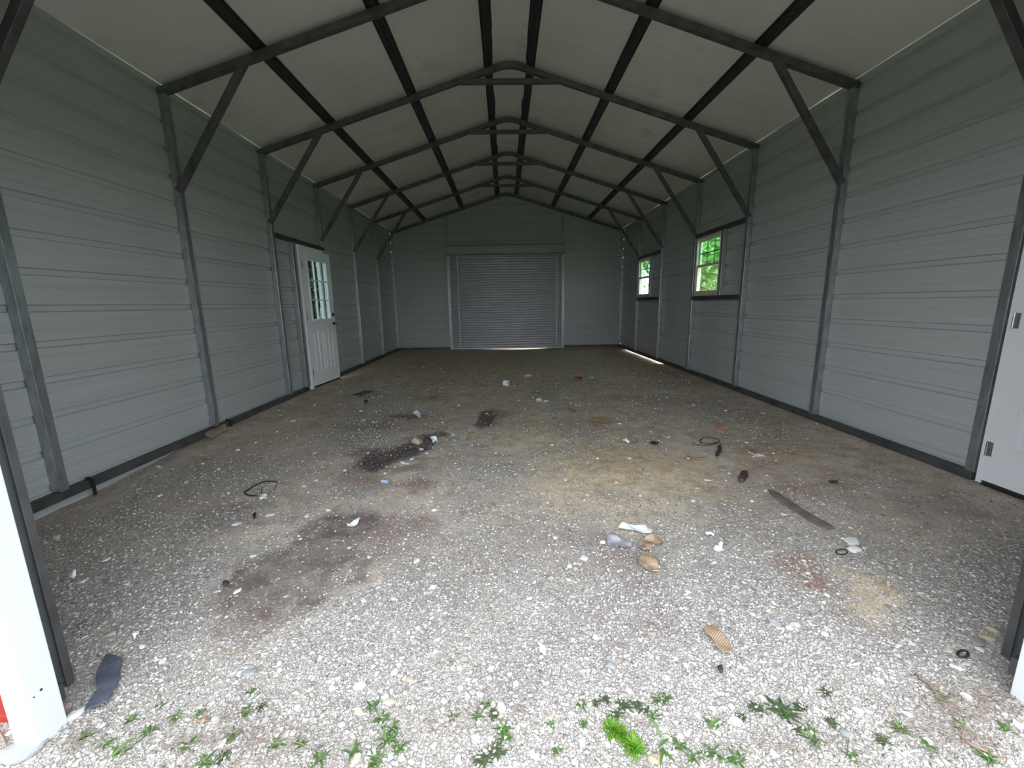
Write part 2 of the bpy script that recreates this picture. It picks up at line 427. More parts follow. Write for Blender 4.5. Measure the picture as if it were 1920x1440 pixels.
def empty(name, loc, label=None, cat=None, group=None, kind=None):
    o = bpy.data.objects.new(name, None); COL.objects.link(o); o.location = loc; o['_o'] = tuple(loc)
    o.empty_display_size = 0.1
    if label: o['label'] = label
    if cat: o['category'] = cat
    if group: o['group'] = group
    if kind: o['kind'] = kind
    return o
def boxpart(name, mat, parent, *b, bevel=0.0, label=None):
    m_ = MB(); m_.box(*b); return m_.build(name, mat, parent, bevel=bevel, label=label)

# ------------------------------------------------------------------ ground
def axis_vals(a, b_, step, far_lo, far_hi):
    core = list(np.arange(a, b_+1e-6, step))
    lo = []; hi = []; s = step; v_ = a
    while v_ > far_lo: s *= 1.35; v_ -= s; lo.append(v_)
    s = step; v_ = core[-1]
    while v_ < far_hi: s *= 1.35; v_ += s; hi.append(v_)
    return np.array(lo[::-1]+core+hi)
gx = axis_vals(-3.3, 3.5, 0.022, -60, 60); gy = axis_vals(0.5, 12.1, 0.022, -30, 130)
GX, GY = np.meshgrid(gx, gy)
GZ = gh(GX, GY)
out_ = (GX < XL-0.3) | (GX > XR+0.3) | (GY > YK[7]+0.3) | (GY < 0.3)
nxg, nyg = len(gx), len(gy)
verts = np.stack([GX, GY, GZ], -1).reshape(-1, 3)
ii = np.arange(nxg*nyg).reshape(nyg, nxg)
quads = np.stack([ii[:-1, :-1], ii[:-1, 1:], ii[1:, 1:], ii[1:, :-1]], -1).reshape(-1, 4)
me = bpy.data.meshes.new('floor')
me.vertices.add(len(verts)); me.vertices.foreach_set('co', verts.ravel())
me.loops.add(quads.size); me.loops.foreach_set('vertex_index', quads.ravel())
me.polygons.add(len(quads)); me.polygons.foreach_set('loop_start', np.arange(0, quads.size, 4)); me.polygons.foreach_set('loop_total', np.full(len(quads), 4))
me.update(); me.validate()
me.polygons.foreach_set('use_smooth', np.ones(len(quads), bool))

WX = GX+0.35*(fbm(GX, GY, 2.2, 71)-0.5)+0.16*(fbm(GX, GY, 9, 72)-0.5)
WY = GY+0.35*(fbm(GX, GY, 2.2, 73)-0.5)+0.16*(fbm(GX, GY, 9, 74)-0.5)
def blob(px, py, wx, wy, soft=0.5, k=1.0, rag=0.5):
    """soft ragged patch on the ground, centre and half-size read off the photo"""
    c = on_ground(px, py); e = on_ground(px+wx, py); g = on_ground(px, py-wy)
    rx = max(0.03, abs(e.x-c.x)); ry = max(0.03, abs(g.y-c.y))
    d = np.sqrt(((WX-c.x)/rx)**2+((WY-c.y)/ry)**2)+rag*(fbm(GX, GY, 5, int(px)+int(py))-0.5)
    return k*(1-sstep(1-soft, 1+soft*0.4, d))
def many(l):
    r_ = np.zeros_like(GX)
    for t in l: r_ = np.maximum(r_, blob(*t))
    return r_
A_dark = 0.95*many([(700, 845, 70, 20, 0.8, 0.8), (812, 818, 30, 7, 0.6, 0.8), (660, 885, 40, 8, 0.9, 0.5), (900, 795, 22, 12, 0.7, 0.8), (690, 735, 18, 3, 0.5, 0.9), (1010, 735, 20, 5, 0.8, 0.5), (1050, 781, 14, 4, 0.8, 0.6),(725, 855, 62, 26, 0.5, 1.0), (772, 840, 50, 22, 0.5, 1.0), (800, 828, 22, 12, 0.5, 0.9), (690, 868, 40, 12, 0.7, 0.6),
               (908, 782, 30, 18, 0.6, 0.9), (935, 772, 40, 10, 0.8, 0.55), (678, 738, 22, 4, 0.4, 0.95), (748, 784, 36, 7, 0.7, 0.75),
               (650, 830, 40, 10, 0.9, 0.4), (375, 1085, 34, 22, 0.9, 0.45), (345, 1125, 20, 12, 0.9, 0.35), (640, 968, 30, 9, 0.9, 0.5),
               (620, 1003, 30, 7, 0.9, 0.5), (670, 948, 34, 6, 0.9, 0.4), (150, 1160, 60, 14, 0.9, 0.4), (1665, 1057, 15, 9, 0.8, 0.5),
               (1460, 905, 30, 9, 0.9, 0.45), (1385, 955, 34, 14, 0.9, 0.35), (640, 1060, 30, 18, 0.9, 0.35), (820, 742, 24, 5, 0.9, 0.5),
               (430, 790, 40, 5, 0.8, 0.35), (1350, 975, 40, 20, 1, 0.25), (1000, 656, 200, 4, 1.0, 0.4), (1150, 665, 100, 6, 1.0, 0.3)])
A_maroon = many([(700, 870, 70, 16, 0.9, 0.9), (780, 870, 60, 18, 0.9, 0.8), (700, 800, 80, 12, 0.9, 0.7), (760, 785, 50, 8, 0.9, 0.8), (930, 785, 50, 18, 0.9, 0.8), (770, 905, 60, 14, 0.9, 0.9), (780, 990, 70, 26, 0.9, 0.8), (1000, 990, 90, 40, 1, 0.6), (1090, 1010, 80, 40, 1, 0.6),
                 (870, 1130, 60, 40, 1, 0.5), (1130, 1130, 70, 40, 1, 0.8), (660, 890, 60, 20, 1, 0.5), (820, 745, 60, 7, 1, 0.6), (560, 960, 80, 20, 1, 0.4), (1440, 930, 70, 22, 1, 0.6), (1380, 980, 80, 26, 1, 0.5), (1560, 905, 60, 14, 1, 0.4), (1270, 780, 120, 14, 1, 0.3),
                 (1060, 1000, 200, 60, 1, 0.45), (900, 1040, 200, 60, 1, 0.4), (380, 830, 60, 12, 1, 0.5), (460, 800, 50, 8, 1, 0.6), (300, 960, 120, 30, 1, 0.35), (200, 1090, 120, 40, 1, 0.4), (160, 1170, 60, 18, 1, 0.7),(1180, 1045, 90, 55, 0.9, 1.0), (1230, 1160, 50, 50, 0.9, 0.8), (730, 1005, 80, 50, 0.9, 0.9), (690, 900, 90, 30, 0.9, 0.8), (720, 1060, 60, 40, 0.9, 0.7),
                 (960, 1310, 80, 40, 0.9, 0.5), (800, 1060, 80, 40, 1, 0.4), (1180, 1190, 50, 30, 0.9, 0.8), (300, 1150, 80, 30, 1, 0.4), (480, 1400, 200, 30, 1, 0.5), (1800, 1330, 90, 40, 1, 0.6)])
A_rust = many([(1170, 860, 120, 30, 1, 0.35), (1060, 800, 90, 16, 1, 0.45), (1150, 745, 90, 8, 1, 0.4), (1420, 840, 110, 24, 1, 0.5), (1500, 905, 90, 22, 1, 0.45), (1350, 900, 90, 26, 1, 0.3), (800, 806, 60, 7, 1, 0.45), (1310, 720, 90, 7, 1, 0.35), (1250, 700, 120, 7, 1, 0.3), (1460, 790, 80, 9, 1, 0.35),(1500, 1045, 55, 22, 0.8, 0.8), (1535, 1080, 24, 38, 0.8, 0.9), (1665, 1100, 14, 10, 0.9, 0.6), (1400, 870, 40, 18, 0.9, 0.4), (1530, 880, 60, 20, 0.9, 0.35),
               (1180, 745, 60, 8, 1, 0.25), (800, 790, 40, 8, 1, 0.3), (1090, 790, 60, 10, 1, 0.25), (860, 765, 50, 7, 1, 0.3), (1570, 1110, 60, 50, 1, 0.25)])
A_tan = np.clip(many([(1150, 880, 330, 90, 0.9, 0.8), (1000, 800, 120, 40, 1, 0.75), (1640, 1110, 90, 55, 0.8, 0.9), (850, 815, 90, 14, 0.9, 0.9), (1450, 820, 160, 60, 1, 0.7), (220, 985, 40, 16, 0.9, 0.8),
               (340, 1150, 60, 30, 1, 0.7), (500, 905, 160, 40, 1, 0.5), (930, 960, 60, 30, 1, 0.7), (1120, 715, 120, 20, 1, 0.6), (850, 715, 100, 14, 1, 0.6), (600, 800, 60, 30, 1, 0.6), (700, 700, 200, 30, 1, 0.5)]), 0, 1)
smooth_d = many([(540, 1085, 150, 105, 0.5, 1.0), (640, 1000, 110, 55, 0.6, 0.95), (480, 1000, 110, 30, 0.8, 0.7), (690, 1090, 60, 50, .6, .9),(540, 1080, 95, 75, 0.7, 1.0), (440, 1150, 60, 60, 0.7, 0.8), (640, 1010, 80, 60, 0.9, 0.8), (670, 1080, 60, 70, 0.9, 0.7), (1700, 960, 250, 60, 0.9, 0.9), (1640, 1110, 70, 40, 0.7, 0.8),
                 (1200, 880, 260, 70, 1, 0.6), (860, 812, 80, 14, 0.9, 0.8), (1500, 850, 120, 40, 0.9, 0.6), (1150, 850, 120, 30, 0.9, 0.6), (1010, 1360, 60, 20, 1, 0.5)])
A_tan = np.maximum(A_tan, 0.85*sstep(5.0, 8.0, GY))
A_pale = many([(660, 925, 60, 20, 0.9, 0.9), (870, 830, 50, 14, 0.9, 0.8), (650, 800, 60, 18, 0.9, 0.7), (780, 865, 40, 6, 0.8, 0.9), (930, 880, 120, 30, 1, 0.5), (1180, 700, 160, 12, 1, 0.5), (1330, 745, 120, 8, 1, 0.4), (830, 690, 80, 6, 1, 0.4), (1480, 800, 60, 8, 1, 0.6), (860, 1150, 90, 40, 1, 0.6),(345, 888, 55, 14, 0.6, 0.5), (420, 862, 30, 8, 0.6, 0.45), (330, 1280, 140, 50, 0.9, 0.5), (560, 1200, 60, 40, 1, 0.4), (1300, 1230, 100, 60, 1, 0.5), (680, 930, 70, 30, 1, 0.3), (820, 1380, 60, 40, 1, 0.5), (1640, 1090, 60, 40, 1, 0.3)])
front = 1-sstep(1.35, 3.0, GY+0.5*(fbm(GX, GY, 1.1, 40)-0.5))
A_gravel = np.clip(0.16+0.80*front+0.75*(fbm(GX, GY, 1.6, 31)-0.5)+0.5*(fbm(GX, GY, 6, 33)-0.5), 0.1, 1.0)
A_gravel = np.maximum(A_gravel, 0.75*many([(665, 925, 70, 20, 0.9, 1), (860, 825, 60, 14, 0.9, 1), (930, 880, 110, 30, 1, .9), (800, 1100, 120, 60, .9, 1), (1160, 925, 60, 14, .9, 1), (1100, 820, 80, 8, .9, 1), (1400, 960, 90, 20, .9, .9), (1260, 720, 120, 10, 1, .8), (720, 740, 90, 8, 1, .8), (120, 1120, 170, 160, 0.9, 1), (420, 900, 200, 60, 1, 0.8), (690, 800, 130, 50, 1, 0.9), (900, 900, 120, 60, 1, 0.6), (1050, 850, 60, 14, 1, 0.8)]))
A_gravel = np.clip(A_gravel*(1-0.93*smooth_d), 0.03, 1)
A_gravel = np.where(out_, 0.9, A_gravel)
A_pale = np.maximum(A_pale, 0.35*front)
A_pale = np.where(out_, 0.5, A_pale)
dgo = np.maximum(np.maximum(XL-0.8-GX, GX-XR-0.8), np.maximum(GY-13.0, -0.6-GY))  # unseen lawn before the opening, added to cut light bounced up inside
A_grass = np.clip(sstep(0, 1.5, dgo+1.2*(fbm(GX, GY, 0.8, 90)-0.5)), 0, 1)
A_silt = many([(540, 1085, 150, 105, 0.5, 1.0), (640, 1000, 110, 55, 0.6, 0.95),(540, 1080, 120, 95, 0.9, 1.0), (430, 1150, 70, 60, 0.9, 0.8), (650, 1000, 90, 60, 0.9, 0.9), (670, 1080, 70, 80, 0.9, 0.9), (400, 980, 140, 50, 0.9, 0.7), (1720, 950, 230, 60, 0.9, 0.55), (1000, 1000, 80, 30, 1, 0.4), (600, 880, 160, 40, 1, 0.35)])
for nm, arr in (('silt', A_silt), ('dark', A_dark), ('maroon', A_maroon), ('rust', A_rust), ('tan', A_tan), ('pale', A_pale), ('gravel', A_gravel), ('grass', A_grass)):
    at = me.attributes.new(nm, 'FLOAT', 'POINT'); at.data.foreach_set('value', np.ascontiguousarray(arr, dtype=np.float32).ravel())
me.materials.append(M_GROUND)
floor = bpy.data.objects.new('floor', me); COL.objects.link(floor)
floor['kind'] = 'structure'; floor['label'] = 'bare gravel and dirt floor running out through the open front'

# ------------------------------------------------------------------ loose gravel (uncountable)
rng = np.random.default_rng(7)
def gsample(arr, X, Y):
    i = np.clip(np.searchsorted(gx, X), 0, nxg-1); j = np.clip(np.searchsorted(gy, Y), 0, nyg-1)
    return arr[j, i]
ph = (1+5**.5)/2
ICO = np.array([(-1, ph, 0), (1, ph, 0), (-1, -ph, 0), (1, -ph, 0), (0, -1, ph), (0, 1, ph), (0, -1, -ph), (0, 1, -ph), (ph, 0, -1), (ph, 0, 1), (-ph, 0, -1), (-ph, 0, 1)])
ICO = ICO/np.linalg.norm(ICO[0])
ICF = np.array([(0, 11, 5), (0, 5, 1), (0, 1, 7), (0, 7, 10), (0, 10, 11), (1, 5, 9), (5, 11, 4), (11, 10, 2), (10, 7, 6), (7, 1, 8), (3, 9, 4), (3, 4, 2), (3, 2, 6), (3, 6, 8), (3, 8, 9), (4, 9, 5), (2, 4, 11), (6, 2, 10), (8, 6, 7), (9, 8, 1)])
PX = []; PY = []; PS = []
for (ya, yb, cnt, smin, smax) in ((0.78, 1.5, 20000, 0.0022, 0.0068), (1.5, 2.5, 18000, 0.0025, 0.008), (2.5, 4.2, 14000, 0.0028, 0.009), (4.2, 7.0, 6000, 0.004, 0.012), (7.0, 11.7, 3000, 0.005, 0.014)):
    Y = rng.uniform(ya, yb, cnt*2); hw = np.minimum(3.0, 1.45*Y+0.5)
    X = XM+rng.uniform(-1, 1, cnt*2)*hw
    X = np.clip(X, XL+0.03, XR-0.03)
    keep = rng.random(cnt*2) < gsample(A_gravel, X, Y)**1.1*(1-0.45*gsample(A_dark, X, Y))
    keep &= ~((Y < 1.32) & ((X < -1.42) | (X > 1.66)) & (Y > 1.0))
    X, Y = X[keep][:cnt], Y[keep][:cnt]
    S = smin*(smax/smin)**(rng.random(len(X))**1.7)
    PX.append(X); PY.append(Y); PS.append(S)
PX = np.concatenate(PX); PY = np.concatenate(PY); PS = np.concatenate(PS); NP = len(PX)
ang = rng.uniform(0, 2*np.pi, NP)
sc3 = np.stack([rng.uniform(0.8, 1.5, NP), rng.uniform(0.6, 1.1, NP), rng.uniform(0.35, 0.75, NP)], -1)
P = ICO[None]*(1+0.28*(rng.random((NP, 12, 1))-0.5)*2)*sc3[:, None]*PS[:, None, None]
ca, sa = np.cos(ang)[:, None], np.sin(ang)[:, None]
Q = np.stack([P[..., 0]*ca-P[..., 1]*sa+PX[:, None], P[..., 0]*sa+P[..., 1]*ca+PY[:, None], P[..., 2]+(gh(PX, PY)+PS*0.22)[:, None]], -1)
F = (ICF[None]+12*np.arange(NP)[:, None, None]).reshape(-1, 3)
me = bpy.data.meshes.new('loose_gravel')
me.vertices.add(NP*12); me.vertices.foreach_set('co', Q.ravel())
me.loops.add(F.size); me.loops.foreach_set('vertex_index', F.ravel())
me.polygons.add(len(F)); me.polygons.foreach_set('loop_start', np.arange(0, F.size, 3)); me.polygons.foreach_set('loop_total', np.full(len(F), 3))
me.update(); me.validate(); me.materials.append(M_GRAVEL)
o = bpy.data.objects.new('loose_gravel', me); COL.objects.link(o)
tag(o, 'fine mixed gravel scattered over the whole dirt floor', 'gravel', kind='stuff')

# ------------------------------------------------------------------ walls
RP = 0.2345                    # spacing of the big ribs
RIBZ = 0.118                   # height of the lowest one
def rib_profile(z0, z1):
    """(height, outward depth) along the sheet"""
    pts = []
    k0 = int(math.floor((z0-RIBZ)/RP))-1; k1 = int(math.ceil((z1-RIBZ)/RP))+1
    for k in range(k0, k1+1):
        c = RIBZ+k*RP
        pts += [(c-0.032, 0), (c-0.024, 0.020), (c+0.012, 0.020), (c+0.019, 0)]
        for q in (0.078, 0.140):
            pts += [(c+q-0.009, 0), (c+q-0.003, 0.0016), (c+q+0.003, 0.0016), (c+q+0.009, 0)]
    out = []
    def lerp(z):
        for a, b_ in zip(pts, pts[1:]):
            if a[0] <= z <= b_[0]:
                t = (z-a[0])/(b_[0]-a[0]) if b_[0] > a[0] else 0
                return a[1]+(b_[1]-a[1])*t
        return 0
    out.append((z0, lerp(z0)))
    out += [p for p in pts if z0 < p[0] < z1]
    out.append((z1, lerp(z1)))
    return out
def sheet(mb, plane, sgn, axis, a0, a1, z0, z1, thick=0.0012, top=None):
    """ribbed sheet; plane = inner face position on the other axis, sgn = outward"""
    pr = rib_profile(z0, z1)
    def P(a, d, z):
        return (plane+sgn*d, a, z) if axis == 1 else (a, plane+sgn*d, z)
    nA = max(1, int((a1-a0)/0.5)) if top is None else 40
    As = [a0+(a1-a0)*i/nA for i in range(nA+1)]
    vs = []; fs = []
    for lay in (0, thick):
        for (z, d) in pr:
            for a in As:
                zz = min(z, top(a)) if top else z
                vs.append(P(a, d+lay, zz))
    w_ = nA+1; L_ = len(pr)*w_
    for lay in range(2):
        for i in range(len(pr)-1):
            for j in range(nA):
                q = (lay*L_+i*w_+j, lay*L_+i*w_+j+1, lay*L_+(i+1)*w_+j+1, lay*L_+(i+1)*w_+j)
                if top and vs[q[0]][2] >= vs[q[3]][2]-1e-6 and vs[q[1]][2] >= vs[q[2]][2]-1e-6: continue
                fs.append(q if lay else q[::-1])
    mb.add(vs, fs)
ZT = 3.235                     # top of the side walls, just under the roof sheet
YB = YK[7]+TB                  # back sheet plane
YF = Y0                        # front sheet plane
def struct(o, label=None):
    o['kind'] = 'structure'
    if label: o['label'] = label
    return o

# left wall with the doorway
DL0, DL1, DLT = 6.34, 7.20, 2.16         # doorway in the left wall
mb = MB()
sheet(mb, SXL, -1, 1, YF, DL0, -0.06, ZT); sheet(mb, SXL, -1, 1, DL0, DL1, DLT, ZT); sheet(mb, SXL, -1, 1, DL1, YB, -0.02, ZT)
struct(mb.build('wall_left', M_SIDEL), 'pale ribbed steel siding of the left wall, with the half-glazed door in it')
# right wall with a doorway and two windows
DR0, DR1, DRT = 1.74, 2.62, 2.14
W1 = (6.36, 7.19, 1.345, 2.275); W2 = (9.43, 10.24, 1.36, 2.24)
mb = MB()
sheet(mb, SXR, 1, 1, YF, DR0, -0.02, ZT); sheet(mb, SXR, 1, 1, DR0, DR1, DRT, ZT)
sheet(mb, SXR, 1, 1, DR1, W1[0], 0.0, ZT)
for w in (W1, W2):
    sheet(mb, SXR, 1, 1, w[0], w[1], 0.0 if w is W1 else 0.022, w[2]); sheet(mb, SXR, 1, 1, w[0], w[1], w[3], ZT)
sheet(mb, SXR, 1, 1, W1[1], W2[0], 0.02, ZT)
sheet(mb, SXR, 1, 1, W2[1], YB, 0.022, ZT)
struct(mb.build('wall_right', M_SIDING), 'pale ribbed steel siding of the right wall, with two small windows')
# back wall around the roll-up door
BX0, BX1 = -1.50, 1.60
zt = lambda x: zraf(x)+0.085
mb = MB()
for a, c in ((SXL-0.035, BX0), (BX1, SXR+0.035)): sheet(mb, YB+0.002, 1, 0, a, c, 0.02, 4.3, top=zt)
sheet(mb, YB+0.002, 1, 0, BX0, BX1, 2.60, 4.3, top=zt)
struct(mb.build('wall_back', M_SIDING), 'ribbed steel gable wall at the far end, around the roll-up door')
# front wall around the open doorway
OX0, OX1, OZ = XM-1.50, XM+1.50, 2.44
mb = MB()
for a, c in ((SXL-0.035, OX0-0.055), (OX1+0.055, SXR+0.035)):
    mb.cur = 1; sheet(mb, YF-0.004, -1, 0, a, c, -0.04, 0.95)
    mb.cur = 0; sheet(mb, YF-0.004, -1, 0, a, c, 0.95, 4.3, top=zt)
mb.cur = 0; sheet(mb, YF-0.004, -1, 0, OX0-0.055, OX1+0.055, OZ, 4.3, top=zt)
struct(mb.build('wall_front', [M_SIDING, M_RED]), 'front gable wall with red wainscot beside the open doorway')

# roof: liner sheet on both slopes
def zroof(x): return zraf(x)+0.03+0.042
mb = MB()
rxs = np.concatenate([np.linspace(SXL-0.03, XM-0.22, 26), np.linspace(XM-0.15, XM+0.15, 7), np.linspace(XM+0.22, SXR+0.03, 26)])
rys = np.arange(YF-0.12, YB+0.15, 0.10)
zz = np.array([zroof(x) for x in rxs])
ridge = XM
zz = zz-0.035*np.exp(-((rxs-ridge)/0.16)**2)
RX, RY = np.meshgrid(rxs, rys)
RZ = np.broadcast_to(zz, RX.shape)+0.012*fbm(RX*0.6, RY*1.4, 1.4, 55, 3)
k = len(rxs); vs = [(a, c, d) for a, c, d in zip(RX.ravel(), RY.ravel(), RZ.ravel())]
vs2 = [(a, c, d+0.03) for a, c, d in vs]
fs = [(j*k+i, (j+1)*k+i, (j+1)*k+i+1, j*k+i+1) for j in range(len(rys)-1) for i in range(k-1)]
mb.add(vs, fs); mb.add(vs2, [f[::-1] for f in fs])
struct(mb.build('ceiling', M_LINER, smooth=True), 'grey white roof lining between the dark purlins')

# ------------------------------------------------------------------ steel frames
def rafter_path():
    """centre line of the left rafter up to the ridge, with the bend at the top"""
    pts = [(XL-TB, zraf(XL-TB)), (XM-0.15, zraf(XM-0.15))]
    for t in (0.25, 0.5, 0.75, 1.0):
        x = XM-0.15*(1-t)
        z = zraf(XM-0.15)+SL*0.15*(t-0.5*t*t)
        pts.append((x, z))
    return pts
RPATH = rafter_path()
def strip_prism(pts, h, y0, y1):
    up = []; dn = []
    for i, p in enumerate(pts):
        a = pts[max(0, i-1)]; c = pts[min(len(pts)-1, i+1)]
        d = Vector((c[0]-a[0], c[1]-a[1])).normalized() if i < len(pts)-1 else Vector((1, 0))
        nn = Vector((-d.y, d.x))
        up.append((p[0]+nn.x*h/2, p[1]+nn.y*h/2)); dn.append((p[0]-nn.x*h/2, p[1]-nn.y*h/2))
    m_ = MB()
    k = len(pts)
    vs = [(x, y0, z) for x, z in up]+[(x, y0, z) for x, z in dn]+[(x, y1, z) for x, z in up]+[(x, y1, z) for x, z in dn]
    fs = []
    for i in range(k-1):
        fs += [(i, i+1, k+i+1, k+i), (2*k+i, 3*k+i, 3*k+i+1, 2*k+i+1), (i, 2*k+i, 2*k+i+1, i+1), (k+i, k+i+1, 3*k+i+1, 3*k+i)]
    fs += [(0, k, 3*k, 2*k), (k-1, 3*k-1, 4*k-1, 2*k-1)]
    m_.add(vs, fs); return m_
def mirror(m_):
    m_.v = [(2*XM-x, y, z) for x, y, z in m_.v]; m_.f = [f[::-1] for f in m_.f]; return m_
ORD = ['framing the open front', 'first inside the open front, beside the right-hand white door', 'second inside the open front', 'third from the front, before the left door and first window',
       'between the left door and the first window', 'middle of the far half, before the second window', 'last before the back wall, beside the second window', 'standing against the back wall']
for k_, yk in enumerate(YK):
    y0, y1 = yk, yk+TB
    root = empty('portal_frame', (XM, yk+TB/2, RAIL1), 'dark steel portal frame '+ORD[k_], 'steel frame', 'steel portal frames holding up the roof')
    ztop = zraf(XL)-0.03
    for side in (0, 1):
        if k_ == 4 and side == 0:
            m_ = MB(); m_.box(XL-TB, XL, y0, y1, 2.2255, ztop)
        else:
            m_ = MB(); m_.box(XL-TB, XL, y0, y1, RAIL1, ztop)
        if side: m_ = mirror(m_)
        m_.build('post', M_STEEL, root, bevel=0.004)
        m_ = strip_prism(RPATH, 0.06, y0, y1)
        if side: m_ = mirror(m_)
        m_.build('rafter', M_ROOFSTEEL, root, bevel=0.003)
        if k_ not in (0, 7):
            m_ = MB(); m_.bar((XL-0.02, (y0+y1)/2-0.012, 2.33), (XL+0.735, (y0+y1)/2-0.012, 3.40), 0.052, 0.052)
            if side: m_ = mirror(m_)
            m_.build('knee_brace', M_ROOFSTEEL, root, bevel=0.003)
    if k_ not in (0, 7):
        m_ = MB(); m_.box(XM-0.60, XM+0.60, y0-0.012, y1-0.012, 3.905, 3.955); m_.build('collar_tie', M_ROOFSTEEL, root, bevel=0.003)

# purlins: hat channels along the roof
PN = [(-2.11, 'leftmost purlin, above the left knee braces'), (-1.09, 'purlin halfway up the left roof slope'), (-0.13, 'purlin just left of the ridge'),
      (0.35, 'purlin just right of the ridge'), (1.33, 'purlin halfway up the right roof slope'), (2.33, 'rightmost purlin, above the right knee braces')]
for x, lab in PN:
    s = 1 if x < XM else -1
    ca_ = math.cos(math.atan(SL)); th = math.atan(SL)*s
    prof = [(-0.062, 0.036), (-0.040, 0.036), (-0.028, 0.002), (0.028, 0.002), (0.040, 0.036), (0.062, 0.036), (0.062, 0.0385), (-0.062, 0.0385)]
    poly = []
    zc = zraf(x)+0.03/ca_
    for u, v_ in prof: poly.append((x+u*math.cos(th)-v_*math.sin(th), zc+u*math.sin(th)+v_*math.cos(th)))
    m_ = MB(); m_.prism(poly[::-1], YF-0.05, YB+0.05, 1)
    tag(m_.build('purlin', M_PURLIN), 'black steel '+lab+', running front to back', 'purlin', 'roof purlins')

# base rails on the ground
def rail(name, lab, *b):
    m_ = MB(); m_.box(*b); return tag(m_.build(name, M_RAIL, bevel=0.004), lab, 'rail', 'base rails along the walls')
rail('base_rail', 'dark steel base rail under the left wall, from the opening to the left door', XL-TB, XL, Y0+TB, DL0-0.09, RAIL0, RAIL1)
rail('base_rail', 'dark steel base rail under the left wall beyond the left door', XL-TB, XL, DL1+0.08, YK[7], RAIL0, RAIL1)
rail('base_rail', 'dark steel base rail under the right wall, from the white door to the back', XR, XR+TB, DR1+0.03, YK[7], RAIL0, RAIL1)
rail('base_rail', 'dark steel base rail under the back wall, left of the roll-up door', XL-TB, BX0-0.02, YK[7], YK[7]+TB, RAIL0, RAIL1)
rail('base_rail', 'dark steel base rail under the back wall, right of the roll-up door', BX1+0.02, XR+TB, YK[7], YK[7]+TB, RAIL0, RAIL1)
rail('base_rail', 'short dark base rail at the front left, behind the red wainscot', XL-TB, OX0-0.07, Y0, Y0+TB, RAIL0, RAIL1)
rail('base_rail', 'short dark base rail at the front right of the opening', OX1+0.07, XR+TB, Y0, Y0+TB, RAIL0, RAIL1)
# anchors through the left rail
def anchor(y, lab):
    m_ = MB(); m_.cyl((XL+0.016, y, -0.03), (XL+0.016, y, RAIL1+0.012), 0.011, 10); m_.cyl((XL-0.012, y, RAIL1), (XL-0.012, y, RAIL1+0.022), 0.017, 6)
    m_.box(XL-0.02, XL+0.027, y-0.008, y+0.008, RAIL1, RAIL1+0.006)
    tag(m_.build('ground_anchor', M_BLACK, bevel=0.002), lab, 'anchor')
anchor(YK[1]+0.20, 'black ground anchor bolted over the left base rail near the front')
anchor(YK[2]+0.20, 'black ground anchor on the left base rail by the second frame, above the wooden block')

# ------------------------------------------------------------------ front opening: trim, roll-up door guides and coil
for s_, nm, lab in ((-1, 'trim_1', 'white door trim down the left side of the open front'), (1, 'trim_2', 'white door trim down the right side of the open front')):
    xe = XM+s_*1.50
    m_ = MB(); a, c = sorted((xe, xe+s_*0.066)); m_.box(a, c, YF-0.092, YF-0.008, -0.03, OZ)
    o = m_.build(nm, M_WHITE, bevel=0.003); struct(o, lab)
    if s_ < 0:   # scuffs and screws on the left trim
        for (y_, z_) in ((YF-0.052, 0.17), (YF-0.072, 0.165)):
            q = MB(); q.cyl((xe, y_, z_), (xe+0.002, y_, z_), 0.0035 if z_ > 0.166 else 0.002, 8); q.build('scuff_mark', M_RUBBER, o)
boxpart('trim_3', M_WHITE, None, OX0-0.075, OX1+0.075, YF-0.092, YF-0.022, OZ, OZ+0.075)['kind'] = 'structure'
bpy.data.objects['trim_3']['label'] = 'white trim over the open front doorway'
d4 = empty('door_4', (XM, YF+TB, 0), 'rolled-up front door, its steel guides beside the opening', kind='structure')
for s_ in (-1, 1):
    xe = XM+(1.645 if s_ > 0 else -1.625); yb, yf = YF+TB+0.065, YF+TB+0.013
    m_ = MB()
    def bx(x0, x1, *r_):
        a, c = sorted((xe+s_*x0, xe+s_*x1)); m_.box(a, c, *r_)
    bx(-0.004, 0.003, 1.226, 1.252, 0.01, 2.48)          # dark inner lip
    bx(0.056, 0.064, 1.185, 1.252, -0.01, 2.48)          # dark outer lip
    m_.build('door_guide', M_RAIL, d4, bevel=0.002)
    m_ = MB(); bx(0.003, 0.056, 1.240, 1.246, 0.015, 2.48)
    m_.build('guide_channel', M_CHANNEL, d4)
    m_ = MB(); a, c = sorted((XM+s_*1.50, XM+s_*1.60)); 
    m_.box(*sorted((xe+s_*0.064, xe+s_*0.124)), YF+0.001, YF+TB, RAIL0, zraf(OX0)-0.03)
    m_.build('door_post', M_STEEL, d4)
m_ = MB(); m_.cyl((OX0-0.12, YF+TB+0.24, OZ+0.22), (OX1+0.12, YF+TB+0.24, OZ+0.22), 0.17, 28); m_.build('coil', M_CURTAIN, d4, smooth=False)
m_ = MB(); m_.box(OX0-0.1, OX1+0.1, YF+0.001, YF+TB, OZ+0.0, OZ+TB); m_.build('header_tube', M_STEEL, d4)

